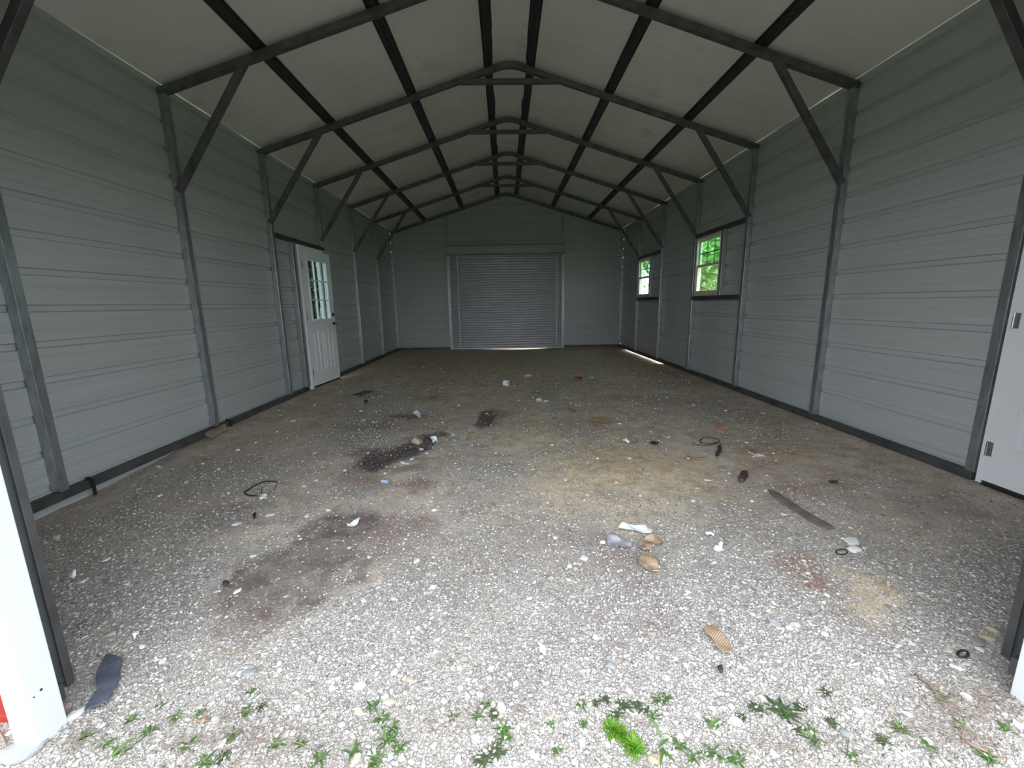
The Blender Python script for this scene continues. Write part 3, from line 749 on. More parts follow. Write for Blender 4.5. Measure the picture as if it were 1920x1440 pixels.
# ------------------------------------------------------------------ back roll-up door
d3 = empty('door_3', (XM, YK[7], 0), 'closed grey steel roll-up door in the back wall', kind='structure')
m_ = MB(); pts = []; z_ = 0.055; PER = 0.069; pr = []
while z_ < 2.62:
    pr += [(z_, 0.0), (z_+PER*0.12, 0.007), (z_+PER*0.3, 0.014), (z_+PER*0.5, 0.017), (z_+PER*0.7, 0.014), (z_+PER*0.88, 0.007)]; z_ += PER
yc = YK[7]+0.035
vs = []; 
for (z_, d) in pr: vs += [(BX0, yc-d, z_), (BX1, yc-d, z_)]
k = len(pr); vs += [(x, y+0.004, z) for x, y, z in vs]
m_.add(vs, [(2*i, 2*i+1, 2*i+3, 2*i+2) for i in range(k-1)]+[(2*k+2*i+2, 2*k+2*i+3, 2*k+2*i+1, 2*k+2*i) for i in range(k-1)])
m_.build('curtain', M_CURTAIN, d3, smooth=True)
m_ = MB(); m_.box(BX0+0.02, BX1-0.02, yc-0.02, yc+0.02, 0.012, 0.06); m_.build('bottom_bar', M_CURTAIN, d3, bevel=0.004)
for x in (-1.27, 1.45):
    m_ = MB(); m_.box(x-0.012, x+0.012, yc-0.0195, yc-0.0175, 0.06, 2.58); m_.build('curtain_strap', M_STRAP, d3, label='pale vertical strap on the curtain')
for x in (BX0-0.035, BX1+0.035):
    m_ = MB(); m_.box(x-0.03, x+0.03, YK[7], YK[7]+TB, 0.01, zraf(x)-0.03); m_.build('door_post', M_STEEL, d3, bevel=0.003)
    s_ = 1 if x < 0 else -1
    m_ = MB(); m_.box(*sorted((x-s_*0.005, x+s_*0.055)), yc-0.06, yc-0.03, 0.02, 2.56); m_.box(*sorted((x-s_*0.005, x+s_*0.004)), yc-0.06, yc+0.0, 0.02, 2.56); m_.build('door_guide', M_STEEL, d3, bevel=0.003)
m_ = MB()
hz0, hz1, hy0 = 2.565, 2.80, YK[7]-0.27
m_.prism([(hy0, hz0+0.02), (hy0+0.02, hz0), (YK[7]-0.005, hz0), (YK[7]-0.005, hz1), (hy0+0.02, hz1), (hy0, hz1-0.02)], BX0-0.035, BX1+0.03, 0)
m_.build('hood', simple('hood_paint', (0.33, 0.33, 0.32), 0.45, 0.1, 0.06, 4), d3, bevel=0.004)
m_ = MB(); m_.box(BX0-0.03, BX1+0.025, hy0-0.006, hy0, hz0+0.108, hz0+0.118); m_.build('hood_seam', M_STEEL, d3)

# ------------------------------------------------------------------ walk doors
def walk_door(root, W_, H, inward, glassmat, paint, lower='flutes', hw=True):
    """door leaf in local coords of root: hinge edge at y=0, leaf runs +y, inner face at x=0 looking +x"""
    def part(name, mat, m_, parent=None, bevel=0.0, label=None):
        me_o = m_.build(name, mat, None, origin=(0, 0, 0), bevel=bevel, label=label)
        me_o.parent = parent or root
        me_o.location = (0, 0, 0)
        return me_o
    g0, g1, h0, h1 = 0.165, W_-0.165, 1.02, H-0.15
    m_ = MB()
    T = 0.044
    m_.box(-T, 0, 0, g0, 0, H); m_.box(-T, 0, g1, W_, 0, H); m_.box(-T, 0, g0, g1, 0, h0); m_.box(-T, 0, g0, g1, h1, H)
    leaf = part('door_leaf', paint, m_)
    fr = MB(); e = 0.028
    for b_ in ((g0-e, g0, h0-e, h1+e), (g1, g1+e, h0-e, h1+e), (g0, g1, h0-e, h0), (g0, g1, h1, h1+e)):
        fr.box(0.0, 0.014, b_[0], b_[1], b_[2], b_[3])
    lf = part('lite_frame', paint, fr, leaf, 0.004)
    gr = MB()
    for i in (1, 2):
        y_ = g0+(g1-g0)*i/3; gr.box(-0.022, 0.006, y_-0.009, y_+0.009, h0, h1)
        z_ = h0+(h1-h0)*i/3; gr.box(-0.021, 0.005, g0, g1, z_-0.009, z_+0.009)
    part('muntins', paint, gr, leaf)
    gl = MB(); gl.box(-0.026, -0.022, g0, g1, h0, h1); part('glass_pane', glassmat, gl, leaf)
    if lower == 'flutes':
        for (a, c) in ((0.15, W_/2-0.035), (W_/2+0.035, W_-0.15)):
            q = MB()
            w_ = 0.016
            for yy, top in ((a, 0.80), (a+(c-a)*0.5, 0.86), (c, 0.80)):
                q.prism([(0.0, yy-w_), (0.007, yy-w_*0.4), (0.007, yy+w_*0.4), (0.0, yy+w_)], 0.22, top, 2)
            part('embossed_panel', paint, q, leaf)
    else:
        for (a, c) in ((0.125, W_/2-0.04), (W_/2+0.04, W_-0.125)):
            q = MB(); z0, z1 = 0.245, 0.66; w_ = 0.022
            for b_ in ((a, c, z0, z0+w_), (a, c, z1-w_, z1), (a, a+w_, z0+w_, z1-w_), (c-w_, c, z0+w_, z1-w_)):
                q.box(0, 0.007, b_[0], b_[1], b_[2], b_[3])
            q.box(0, 0.005, a+0.05, c-0.05, z0+0.05, z1-0.05)
            part('embossed_panel', paint, q, leaf, 0.003)
    for z_ in (0.22, 1.06, 1.82):
        q = MB(); q.box(0.0, 0.003, 0.0, 0.030, z_-0.048, z_+0.048); q.cyl((0.006, 0.0, z_-0.05), (0.006, 0.0, z_+0.05), 0.0065, 10)
        part('hinge', M_CHROME, q, leaf)
    kb = MB(); yk_ = W_-0.065
    kb.cyl((0, yk_, 0.93), (0.010, yk_, 0.93), 0.030, 20); kb.cyl((0.01, yk_, 0.93), (0.05, yk_, 0.93), 0.011, 12); kb.bar((0.052, yk_+0.012, 0.93), (0.052, yk_-0.10, 0.925), 0.018, 0.014, (1, 0, 0))
    part('door_handle', M_BLACK, kb, leaf, 0.002, 'black lever handle')
    db = MB(); db.cyl((0, yk_, 1.075), (0.016, yk_, 1.075), 0.030, 20); db.box(0.016, 0.030, yk_-0.018, yk_+0.018, 1.069, 1.081)
    part('deadbolt', M_BLACK, db, leaf, 0.002, 'black deadbolt turn')
    sw = MB(); sw.box(-0.040, -0.004, 0.004, W_-0.004, -0.03, 0.0); part('door_sweep', M_RUBBER, sw, leaf)
    return leaf
# left door: swung slightly into the room
d1 = empty('door_1', (XL-0.005, DL0+0.045, 0.055), 'white half-glazed door in the left wall, standing slightly ajar', kind='structure')
leafroot = d1
leaf = walk_door(d1, 0.86, 2.052, True, M_GLASSD, M_DOORW)
leaf.location = (0.012, 0, 0)
leaf.rotation_euler = (0, 0, math.radians(-4.8))
FR = MB()
o_ = d1['_o']
def fbox(m_, x0, x1, y0, y1, z0, z1): m_.box(x0, x1, y0, y1, z0, z1)
FR.box(XL-0.115, XL+0.012, DL0-0.005, DL0+0.04, 0.0, DLT); FR.box(XL-0.115, XL-0.05, DL1-0.03, DL1+0.005, 0.03, DLT); FR.box(XL-0.115, XL+0.012, DL0+0.04, DL1-0.03, DLT-0.045, DLT)
FR.build('door_frame', M_DOORW, d1, bevel=0.003)
boxpart('threshold', M_BLACK, d1, XL-0.115, XL-0.045, DL0+0.04, DL1-0.03, 0.0, 0.03)
# tubes around the left doorway
t = empty('doorway_framing', (XL-0.03, DL0-0.06, RAIL1), 'galvanised studs and dark header framing the left door', 'framing')
boxpart('stud', M_STEEL, t, XL-TB, XL, DL0-0.155, DL0-0.095, RAIL1, 2.17, bevel=0.003)
boxpart('stud', M_STEEL, t, XL-TB, XL-0.012, DL0-0.085, DL0-0.012, RAIL1, 2.17, bevel=0.003)
boxpart('header', M_RAIL, t, XL-TB, XL, YK[3]+TB, YK[4]+TB, 2.17, 2.225, bevel=0.003)
# right door (close to the opening), mirrored so that its hinges are at the far edge
d2 = empty('door_2', (XR-0.004, DR1-0.035, 0.055), 'white walk-in door in the right wall close to the opening', kind='structure')
leaf2 = walk_door(d2, 0.81, 2.03, True, M_GLASSD, M_DOORW, 'panels')
leaf2.location = (0.0, 0.0, 0.0); leaf2.rotation_euler = (0, 0, math.pi)
FR = MB(); FR.box(XR-0.004, XR+0.12, DR1-0.033, DR1-0.001, 0.03, DRT); FR.box(XR-0.004, XR+0.12, DR0, DR0+0.033, 0.03, DRT); FR.box(XR-0.004, XR+0.12, DR0+0.033, DR1-0.033, DRT-0.045, DRT)
FR.build('door_frame', M_DOORW, d2, bevel=0.002)
boxpart('threshold', M_BLACK, d2, XR+0.0, XR+0.11, DR0+0.033, DR1-0.033, 0.0, 0.03)
t = empty('doorway_framing', (XR+0.03, DR0-0.04, RAIL1), 'steel stud and header framing the right-hand white door', 'framing')
boxpart('stud', M_STEEL, t, XR, XR+TB, DR0-0.065, DR0-0.005, 0.0, DRT+0.065, bevel=0.003)
boxpart('header', M_RAIL, t, XR, XR+TB, DR0-0.005, DR1, DRT+0.003, DRT+0.065, bevel=0.003)

# ------------------------------------------------------------------ windows in the right wall
def window(nm, w, lab, labf, k_):
    y0, y1, z0, z1 = w
    r_ = empty(nm, (XR+0.06, (y0+y1)/2, z0), lab, kind='structure')
    xi, xo = XR+0.012, XR+0.10
    f = MB(); e = 0.042
    f.box(xi, xo, y0, y0+e, z0, z1); f.box(xi, xo, y1-e, y1, z0, z1); f.box(xi, xo, y0+e, y1-e, z0, z0+e); f.box(xi, xo, y0+e, y1-e, z1-e, z1)
    f.build('window_frame', M_CREAM, r_, bevel=0.003)
    zm = z0+(z1-z0)*0.50
    a, c = y0+e, y1-e
    # upper sash, further out, with grid
    u = MB(); s_ = 0.028; x0, x1 = xi+0.042, xi+0.066
    u.box(x0, x1, a, a+s_, zm-0.01, z1-e); u.box(x0, x1, c-s_, c, zm-0.01, z1-e); u.box(x0, x1, a+s_, c-s_, zm-0.01, zm+0.025); u.box(x0, x1, a+s_, c-s_, z1-e-s_, z1-e)
    su = u.build('upper_sash', M_CREAM, r_, bevel=0.002)
    g = MB()
    for q in ((x0+0.002, x0+0.006), (x1-0.006, x1-0.002)):
        for i in (1, 2):
            y_ = a+s_+(c-a-2*s_)*i/3; g.box(*q, y_-0.006, y_+0.006, zm+0.025, z1-e-s_)
        z_ = (zm+0.025+z1-e-s_)/2; g.box(q[0]+0.001, q[1]-0.001, a+s_, c-s_, z_-0.006, z_+0.006)
    g.build('grille', M_RUBBER, su, label='dark grille bars, three panes wide and two high')
    p_ = MB(); p_.box((x0+x1)/2-0.002, (x0+x1)/2+0.002, a+s_, c-s_, zm+0.025, z1-e-s_); p_.build('glass_pane', M_GLASSG, su, label='green-tinted glass')
    # lower sash
    u = MB(); x0, x1 = xi+0.012, xi+0.038
    u.box(x0, x1, a, a+s_, z0+e, zm+0.03); u.box(x0, x1, c-s_, c, z0+e, zm+0.03); u.box(x0, x1, a+s_, c-s_, z0+e, z0+e+0.035); u.box(x0, x1, a+s_, c-s_, zm-0.005, zm+0.03)
    sl = u.build('lower_sash', M_CREAM, r_, bevel=0.002)
    p_ = MB(); p_.box((x0+x1)/2-0.002, (x0+x1)/2+0.002, a+s_, c-s_, z0+e+0.035, zm-0.005); p_.build('glass_pane', M_GLASS, sl, label='clear glass')
    t_ = empty('window_framing', (XR+0.03, y0-0.03, z0-0.07), labf, 'framing')
    boxpart('header', M_RAIL, t_, XR, XR+TB, YK[k_]+TB, YK[k_+1]+0.0, z1+0.004, z1+0.062, bevel=0.003)
    boxpart('sill_rail', M_RAIL, t_, XR-0.004, XR+TB, YK[k_]+TB, YK[k_+1]+0.0, z0-0.064, z0-0.004, bevel=0.003)
    boxpart('stud', M_STEEL, t_, XR, XR+TB, y0-0.066, y0-0.006, z0-0.004, z1+0.004, bevel=0.003)
window('window_1', W1, 'larger-looking nearer window in the right wall, trees behind it', 'dark steel header, sill and stud framing the nearer window', 3)
window('window_2', W2, 'farther window in the right wall, close to the back', 'dark steel header, sill and stud framing the farther window', 5)
# ------------------------------------------------------------------ loose things on the ground
def ico_stone(seed, sub=2, flat=0.5, elong=1.3, rough=0.22):
    import bmesh
    bm = bmesh.new(); bmesh.ops.create_icosphere(bm, subdivisions=sub, radius=1.0)
    rnd = random.Random(seed)
    cuts = []
    for i in range(9):
        d = Vector((rnd.gauss(0, 1), rnd.gauss(0, 1), rnd.gauss(0, 1))).normalized(); cuts.append((d, rnd.uniform(0.62, 0.92)))
    for v_ in bm.verts:
        for d, c in cuts:
            t = v_.co.dot(d)
            if t > c: v_.co -= d*(t-c)
        q_ = v_.co; v_.co *= 1+0.10*math.sin(4.1*q_.x+seed)*math.sin(3.7*q_.y+2*seed)+0.05*math.sin(11*q_.x+q_.z*7)*math.sin(9*q_.y-seed)+rough*(rnd.random()-0.5)*0.18
        v_.co = Vector((v_.co.x*elong, v_.co.y, v_.co.z*flat))
    me = bpy.data.meshes.new('stone'); bm.to_mesh(me); bm.free()
    return me
SM = {}
def stone_mesh(mat, v_, flat):
    key = (mat.name, v_, flat)
    if key not in SM:
        me = ico_stone(v_*31+int(flat*10), 3, flat, 1.15+0.12*(v_ % 4)); me.materials.append(mat); SM[key] = me
    return SM[key]
def stone(px, py, wpx, mat, label, group=None, flat=0.5, rot=None, name='stone', cat='stone', lift=0.35):
    p = on_ground(px, py); r_ = 0.5*wpx*mpp(p)/1.25
    rnd = random.Random(int(px*7+py*13))
    o = bpy.data.objects.new(name, stone_mesh(mat, rnd.randrange(6), flat)); COL.objects.link(o)
    o.location = (p.x, p.y, p.z+r_*flat*lift); o.scale = (r_, r_, r_)
    o.rotation_euler = (rnd.uniform(-0.15, 0.15), rnd.uniform(-0.15, 0.15), rnd.uniform(0, 6.28) if rot is None else rot)
    tag(o, label, cat, group)
    return o
# singled-out stones
NAMED = [(40, 1412, 62, M_STONEG, 'large pale grey rock at the foot of the white trim, in the bottom left corner', 0.5, 0.5, 0),
 (141, 1341, 30, M_STONEW, 'pale oval stone just right of the white door trim', 0.55, 0.9, 0), (127, 1325, 17, M_STONEP, 'pinkish stone tucked behind the foot of the white trim', 0.7, 1.2, 0),
 (782, 831, 23, M_STONET, 'tan rounded rock lying in the dark oily hollow', 0.95, 0, 0),
 (800, 826, 17, M_ROCKPIT, 'dark brown lump just behind the tan rock in the oily hollow', 0.6, 0, 0),
 (768, 848, 24, M_ROCKPIT, 'dark grey lump at the front of the oily hollow', 0.5, 0, 0),
 (1597, 1016, 27, M_STONEW, 'flat pale stone beyond the small black ring, farther of the pair', 0.35, 0, 0),
 (1602, 1031, 27, M_STONEW, 'flat pale stone beside the small black ring, nearer of the pair', 0.35, 0.4, 0),
 (1107, 1026, 20, M_STONEG, 'flat greenish grey stone left of the torn cardboard', 0.4, 0, 0), (1145, 1250, 22, M_STONEG, 'rounded pale grey stone by itself in the bright gravel, lower centre', 0.5, 0, 0),
 (940, 1327, 20, M_STONEW, 'chunky white stone at the front edge, left of the bright green weed', 0.7, 0, 0), (1226, 1424, 26, M_STONET, 'large buff stone at the bottom edge, right of the bright green weed', 0.6, 0.3, 0),
 (1380, 1353, 24, M_STONEW, 'long white wedge-shaped stone by a dark green weed, lower right', 0.5, 2.4, 0), (1588, 1381, 26, M_STONEG, 'grey rounded rock at the lower right among dead stems', 0.6, 0, 0),
 (1860, 1182, 23, M_STONET, 'yellowish stone by the right door guide, farthest of the cluster', 0.5, 0, 0), (1850, 1196, 24, M_STONET, 'long tan stone by the right door guide, in the middle of the cluster', 0.4, 0, 0),
 (1832, 1203, 28, M_STONEG, 'flat blue-grey stone by the right door guide', 0.3, 0.6, 0), (1837, 1218, 18, M_STONEW, 'pale stone just above the small black rubber loop', 0.4, 0, 0),
 (675, 1287, 24, M_STONEW, 'big white lump in the pebbly patch, lower left of centre', 0.6, 0, 0), (668, 1424, 24, M_STONET, 'big tan stone at the bottom edge, left of centre', 0.6, 0, 0),
 (470, 1261, 25, M_STONEG, 'flat grey stone at the edge of the smooth dirt, lower left', 0.35, 0.2, 0), (213, 1211, 17, M_STONET, 'yellow stone just above the dark slate piece', 0.4, 0.8, 0),
 (207, 1190, 18, M_STONET, 'tan stone beyond the dark slate piece, above the yellow one', 0.4, 0.8, 0), (445, 983, 15, M_STONEW, 'white oval stone in the smooth dirt, near the black cable', 0.4, 0.5, 0),
 (508, 966, 17, M_STONEW, 'larger white oval stone in the dirt, below the black cable', 0.4, 0.2, 0), (1358, 881, 15, M_STONEG, 'grey stone above the damp wood chip, right of centre', 0.5, 0, 0),
 (1702, 866, 14, M_STONET, 'tan stone lying close to the right base rail', 0.5, 0, 0), (1047, 1130, 19, M_STONEG, 'pale grey stone in the middle of the bright gravel', 0.45, 0, 0),
 (332, 1098, 15, M_STONEG, 'bluish grey stone left of the smooth dirt patch', 0.6, 0, 0), (1360, 1024, 14, M_STONEG, 'grey stone behind the crumpled white tissue', 0.5, 0, 0)]
for (px, py, w_, mt, lab, fl, rt, _q) in NAMED: stone(px, py, w_, mt, lab, None, fl, rt if rt else None)
# a label for each of the many: where it lies from the nearest thing one can find
LAND = [(205, 1285, 'dark slate piece'), (662, 983, 'curved white paper scrap'), (490, 915, 'bent black cable'), (1190, 995, 'folded white paper strip'), (1220, 1042, 'torn brown cardboard'),
        (1346, 1205, 'tan corrugated cardboard strip'), (1500, 957, 'long grey wooden strip'), (1578, 1036, 'small black ring'), (1325, 829, 'coiled dark hose'), (1348, 803, 'short orange pipe'),
        (1805, 1228, 'thick black rubber loop'), (1168, 1385, 'bright green feathery weeds'), (40, 1412, 'large rock in the bottom left corner'), (141, 1341, 'pale oval stone by the white trim'),
        (782, 833, 'tan rock in the oily hollow'), (949, 722, 'white roll'), (1128, 791, 'flat brown cardboard'), (400, 816, 'reddish wooden block'), (1347, 1031, 'crumpled white tissue'),
        (1084, 711, 'red plastic bit'), (1145, 1250, 'lone pale grey stone'), (1467, 1335, 'dark green weed mat'), (1745, 1300, 'split brown stem'), (1845, 1403, 'reddish dead stalk'), (470, 1261, 'flat grey stone'),
        (610, 700, 'white half-open door'), (137, 1083, 'scrap by the left door guide'), (675, 1287, 'big white lump'), (1588, 1381, 'grey rock among dead stems'), (668, 1424, 'big tan bottom-edge stone'), (212, 1426, 'broad-bladed bottom left weed'),
        (380, 1354, 'curled dead leaf'), (940, 1327, 'chunky white stone'), (1047, 1130, 'round grey stone'), (912, 778, 'dark stain in mid-floor'), (332, 1098, 'bluish grey stone'), (1530, 1065, 'rust stain')]
NTH = ['nearest to it', 'second nearest', 'third nearest', 'fourth nearest', 'fifth nearest', 'sixth nearest', 'seventh nearest', 'eighth nearest', 'ninth nearest', 'tenth nearest', 'eleventh nearest', 'twelfth nearest']
def where(items, what):
    rows = []
    for i, q in enumerate(items):
        d, L_ = min(((math.hypot(q[0]-l[0], (q[1]-l[1])*1.4), l) for l in LAND), key=lambda t: t[0])
        dx, dy = q[0]-L_[0], (q[1]-L_[1])*1.4
        w_ = ('right of' if dx > 0 else 'left of') if abs(dx) > abs(dy) else ('in front of' if dy > 0 else 'behind')
        rows.append((w_+' the '+L_[2], d, i))
    out = [None]*len(items)
    for key in set(r_[0] for r_ in rows):
        g = sorted(r_ for r_ in rows if r_[0] == key)
        for n_, r_ in enumerate(g): out[r_[2]] = '%s %s%s' % (what, key, '' if len(g) == 1 else ', '+NTH[min(n_, 11)])
    return out
# the many alike
FRONTW = [(1042, 1008, 14), (1031, 1004, 9), (1130, 1017, 14), (1068, 1062, 14), (1078, 1057, 9), (1095, 1047, 15), (1067, 1088, 9), (782, 1053, 13), (812, 1102, 15), (738, 1123, 13),
 (993, 1123, 12), (1117, 1195, 14), (1017, 1217, 15), (1012, 1207, 9), (922, 1252, 13), (740, 1262, 16), (877, 1275, 13), (890, 1277, 11), (917, 1272, 13), (967, 1283, 14), (722, 1307, 15),
 (925, 1322, 12), (900, 1303, 13), (863, 1290, 13), (892, 1385, 18), (860, 1422, 16), (695, 1415, 18), (852, 1358, 9), (817, 1223, 13), (955, 1265, 12), (1243, 1422, 12), (1338, 1330, 14), (1493, 1172, 14),
 (1480, 1178, 13), (1547, 1190, 16), (1650, 1277, 15), (1813, 1307, 20), (1907, 1360, 22), (1608, 1333, 16), (1793, 1253, 18), (623, 1292, 14), (557, 1327, 16), (413, 1397, 18), (405, 1350, 18), (305, 1240, 16),
 (445, 1109, 14), (475, 1043, 10), (152, 1093, 18), (107, 1009, 14), (267, 1213, 11), (1071, 1338, 10), (1005, 1420, 14), (1150, 1390, 9), (1460, 1240, 10), (1410, 1300, 11), (1530, 1330, 12), (1700, 1340, 15), (1740, 1390, 16),
 (640, 1360, 12), (520, 1380, 13), (600, 1235, 10), (655, 1170, 8), (783, 1178, 10), (835, 1150, 8), (1200, 1200, 9), (1250, 1270, 10), (1100, 1300, 10), (1290, 1110, 9), (1340, 1055, 9), (1620, 1028, 8), (1580, 1010, 8),
 (290, 1030, 10), (200, 1050, 11), (240, 1095, 12), (170, 1135, 12), (330, 1075, 9), (1550, 1116, 11), (1508, 1052, 10), (1480, 1010, 9), (1515, 1075, 9), (1545, 1130, 9), (700, 1250, 10), (760, 1300, 10), (830, 1330, 10), (790, 1345, 9)]
FRONTG = [(1058, 1203, 14), (1453, 1170, 18), (1808, 1193, 18), (1888, 1290, 14), (150, 1100, 14), (870, 1180, 9), (960, 1190, 9), (1270, 1195, 10), (1540, 1260, 12), (1700, 1240, 12), (420, 1240, 12), (360, 1010, 12), (260, 1000, 12), (590, 1400, 14), (1150, 1350, 11), (1330, 1400, 13), (1480, 1400, 12), (783, 1055, 8), (1130, 1120, 9), (230, 1060, 12)]
FRONTT = [(770, 1275, 15), (730, 1317, 17), (673, 1335, 17), (850, 1230, 10), (940, 1340, 10), (1220, 1180, 9), (1700, 1200, 12), (1620, 1180, 10), (1780, 1220, 12), (180, 1240, 10), (560, 1270, 10), (1670, 1330, 12), (900, 1210, 9)]
BACKW = [(913, 776, 7), (647, 883, 8), (1253, 820, 7), (943, 927, 6), (813, 957, 10), (1027, 943, 7), (1035, 835, 7), (1252, 943, 7), (1100, 928, 9), (677, 771, 7), (700, 792, 7), (682, 788, 7), (830, 792, 5), (1220, 810, 7), (1162, 795, 7), (1367, 888, 9), (1327, 901, 10), (1532, 795, 6),
 (756, 868, 10), (772, 861, 9), (764, 870, 8), (790, 843, 8), (800, 850, 8), (965, 724, 5), (1110, 709, 6), (570, 912, 10), (592, 901, 7), (646, 882, 8), (615, 957, 8), (560, 1005, 6), (563, 1011, 6), (575, 968, 9), (692, 1045, 8), (655, 1028, 9), (410, 880, 7), (446, 844, 8), (380, 870, 8), (350, 905, 9), (300, 930, 10), (480, 830, 8), (590, 850, 7), (690, 850, 6), (722, 888, 7), (860, 880, 7), (885, 835, 6), (930, 850, 6), (1000, 880, 6), (1060, 900, 7), (1120, 860, 6),
 (1155, 905, 7), (1200, 930, 7), (1290, 860, 6), (1400, 830, 6), (1450, 850, 6), (1435, 920, 9), (1410, 940, 8), (1470, 965, 9), (1530, 966, 8), (1595, 990, 9), (1300, 940, 8), (1240, 985, 8), (1180, 860, 7), (640, 735, 6), (590, 760, 7), (550, 790, 7), (520, 810, 6), (760, 735, 5), (1250, 745, 6), (1300, 760, 6), (1360, 770, 6), (1430, 775, 6), (1000, 745, 5), (1080, 760, 5), (860, 760, 5), (700, 745, 5), (745, 720, 4), (1190, 725, 5)]
for (px, py, w_), lb in zip(FRONTW, where(FRONTW, 'small whitish chip')): stone(px, py, w_*1.05, M_STONEW, lb, 'whitish chips in the front gravel', 0.5)
for (px, py, w_), lb in zip(FRONTG, where(FRONTG, 'small grey stone')): stone(px, py, w_*1.05, M_STONEG, lb, 'small grey stones in the front gravel', 0.45)
for (px, py, w_), lb in zip(FRONTT, where(FRONTT, 'small tan stone')): stone(px, py, w_*1.05, M_STONET, lb, 'small tan stones in the front gravel', 0.5)
for (px, py, w_), lb in zip(BACKW, where(BACKW, 'small pale stone')): stone(px, py, w_*1.1, M_STONEW, lb, 'small pale stones on the dirt floor', 0.55)

def G(px, py, dz=0.0):
    p = on_ground(px, py); return Vector((p.x, p.y, p.z+dz))
def sheetpoly(name, pix, mat, label, cat, thick=0.003, curl=0.004, seed=0, lift=0.008, group=None, bevel=0.0, grid=None):
    """thin piece lying on the ground: outline from ground points, filled, a little buckled"""
    import bmesh
    rnd = random.Random(seed)
    pts = [G(*q) for q in pix]
    c = sum(pts, Vector())/len(pts)
    bm = bmesh.new()
    vs = [bm.verts.new((p.x-c.x, p.y-c.y, 0)) for p in pts]
    bm.faces.new(vs)
    bmesh.ops.triangulate(bm, faces=bm.faces[:])
    for i in range(3): bmesh.ops.subdivide_edges(bm, edges=bm.edges[:], cuts=1, use_grid_fill=True)
    ph_ = [rnd.uniform(0, 6.28) for i in range(4)]
    size = max((p-c).length for p in pts)
    for v_ in bm.verts:
        x, y = v_.co.x/size, v_.co.y/size
        h_ = gh(v_.co.x+c.x, v_.co.y+c.y)
        v_.co.z = float(h_)-c.z+lift+curl*(math.sin(3.1*x+ph_[0])+math.sin(4.3*y+ph_[1])+0.6*math.sin(7*x+5*y+ph_[2]))
    bm.normal_update()
    ret = bmesh.ops.solidify(bm, geom=bm.faces[:], thickness=thick)
    me = bpy.data.meshes.new(name); bm.to_mesh(me); bm.free(); me.materials.append(mat)
    o = bpy.data.objects.new(name, me); COL.objects.link(o); o.location = c
    tag(o, label, cat, group); return o
def tubething(name, pix, r_, mat, label, cat, closed=False, lift=None, seg=8, jag=0.0):
    pts = [G(q[0], q[1], (lift if lift is not None else r_)+(q[2] if len(q) > 2 else 0)) for q in pix]
    # smooth through the points
    if len(pts) > 2:
        P_ = []
        k = len(pts)
        rngi = range(k if closed else k-1)
        for i in rngi:
            a = pts[(i-1) % k] if (closed or i) else pts[0]; b_ = pts[i]; c = pts[(i+1) % k]; d = pts[(i+2) % k] if (closed or i < k-2) else c
            for j in range(5):
                t = j/5
                P_.append(0.5*((2*b_)+(c-a)*t+(2*a-5*b_+4*c-d)*t*t+(3*b_-a-3*c+d)*t**3))
        if not closed: P_.append(pts[-1])
        pts = P_
    m_ = MB(); m_.tube(pts, r_, seg, closed)
    return tag(m_.build(name, mat, smooth=True), label, cat)

# slate piece, bottom left
sheetpoly('slate_piece', [(201, 1234), (216, 1236), (230, 1243), (227, 1268), (222, 1290), (208, 1312), (203, 1323), (160, 1342), (172, 1318), (184, 1300), (180, 1280), (184, 1265), (192, 1250)], M_SLATE,
          'thin dark blue-grey slate piece lying on gravel by the left opening', 'slate', 0.006, 0.002, 1, 0.014)
# cable arc on the left
tubething('black_cable', [(520, 905), (498, 904), (478, 912), (462, 922), (459, 925), (466, 930), (482, 931)], 0.0055, M_RUBBER, 'bent black cable lying in an open loop on the left of the dirt', 'cable')
tubething('thin_wire', [(519, 908), (516, 915), (508, 923), (494, 930)], 0.0018, M_RUBBER, 'thin dark wire closing the loop of the bent black cable', 'wire')
tubething('short_wire', [(492, 918, 0.02), (491, 924, 0.01), (492, 929)], 0.0025, M_RUBBER, 'short dark wire standing up inside the black cable loop', 'wire')
sheetpoly('paper_scrap', [(484, 936), (494, 929), (501, 930), (500, 937), (489, 940)], M_PAPER, 'white scrap at the end of the bent black cable', 'paper', 0.002, 0.004, 3, 0.01)
# white paper pieces
sheetpoly('paper_scrap', [(650, 984), (655, 985), (662, 984), (670, 977), (674, 974), (677, 976), (672, 983), (665, 991), (652, 992)], M_PAPER, 'curved white paper scrap in the dirt left of centre', 'paper', 0.002, 0.005, 4, 0.012)
o = sheetpoly('crumpled_paper', [(1159, 993), (1168, 987), (1192, 989), (1210, 988), (1214, 993), (1221, 998), (1222, 1004), (1198, 1002), (1176, 998)], M_PAPER, 'folded white paper strip above the torn cardboard', 'paper', 0.002, 0.006, 5, 0.018)
sheetpoly('crumpled_tissue', [(1338, 1031), (1343, 1026), (1347, 1028), (1351, 1023), (1355, 1028), (1353, 1032), (1357, 1037), (1350, 1036), (1347, 1040), (1343, 1034)], M_PAPER, 'crumpled white tissue in the gravel between cardboard and grey board', 'tissue', 0.002, 0.009, 6, 0.018)
sheetpoly('paper_scrap', [(1322, 1003), (1330, 1001), (1339, 1003), (1338, 1006), (1326, 1005)], M_PAPER, 'narrow white scrap above the crumpled tissue', 'paper', 0.002, 0.003, 7, 0.01)
sheetpoly('paper_scrap', [(130, 1083), (137, 1077), (145, 1077), (143, 1083), (137, 1090), (131, 1088)], M_PAPER, 'white and bluish paper scrap by the left door guide', 'paper', 0.002, 0.006, 8, 0.014)
sheetpoly('paper_sliver', [(250, 1196), (255, 1190), (261, 1188), (259, 1193), (253, 1199)], M_PAPER, 'narrow white sliver beyond the dark slate piece', 'paper', 0.002, 0.004, 9, 0.01)
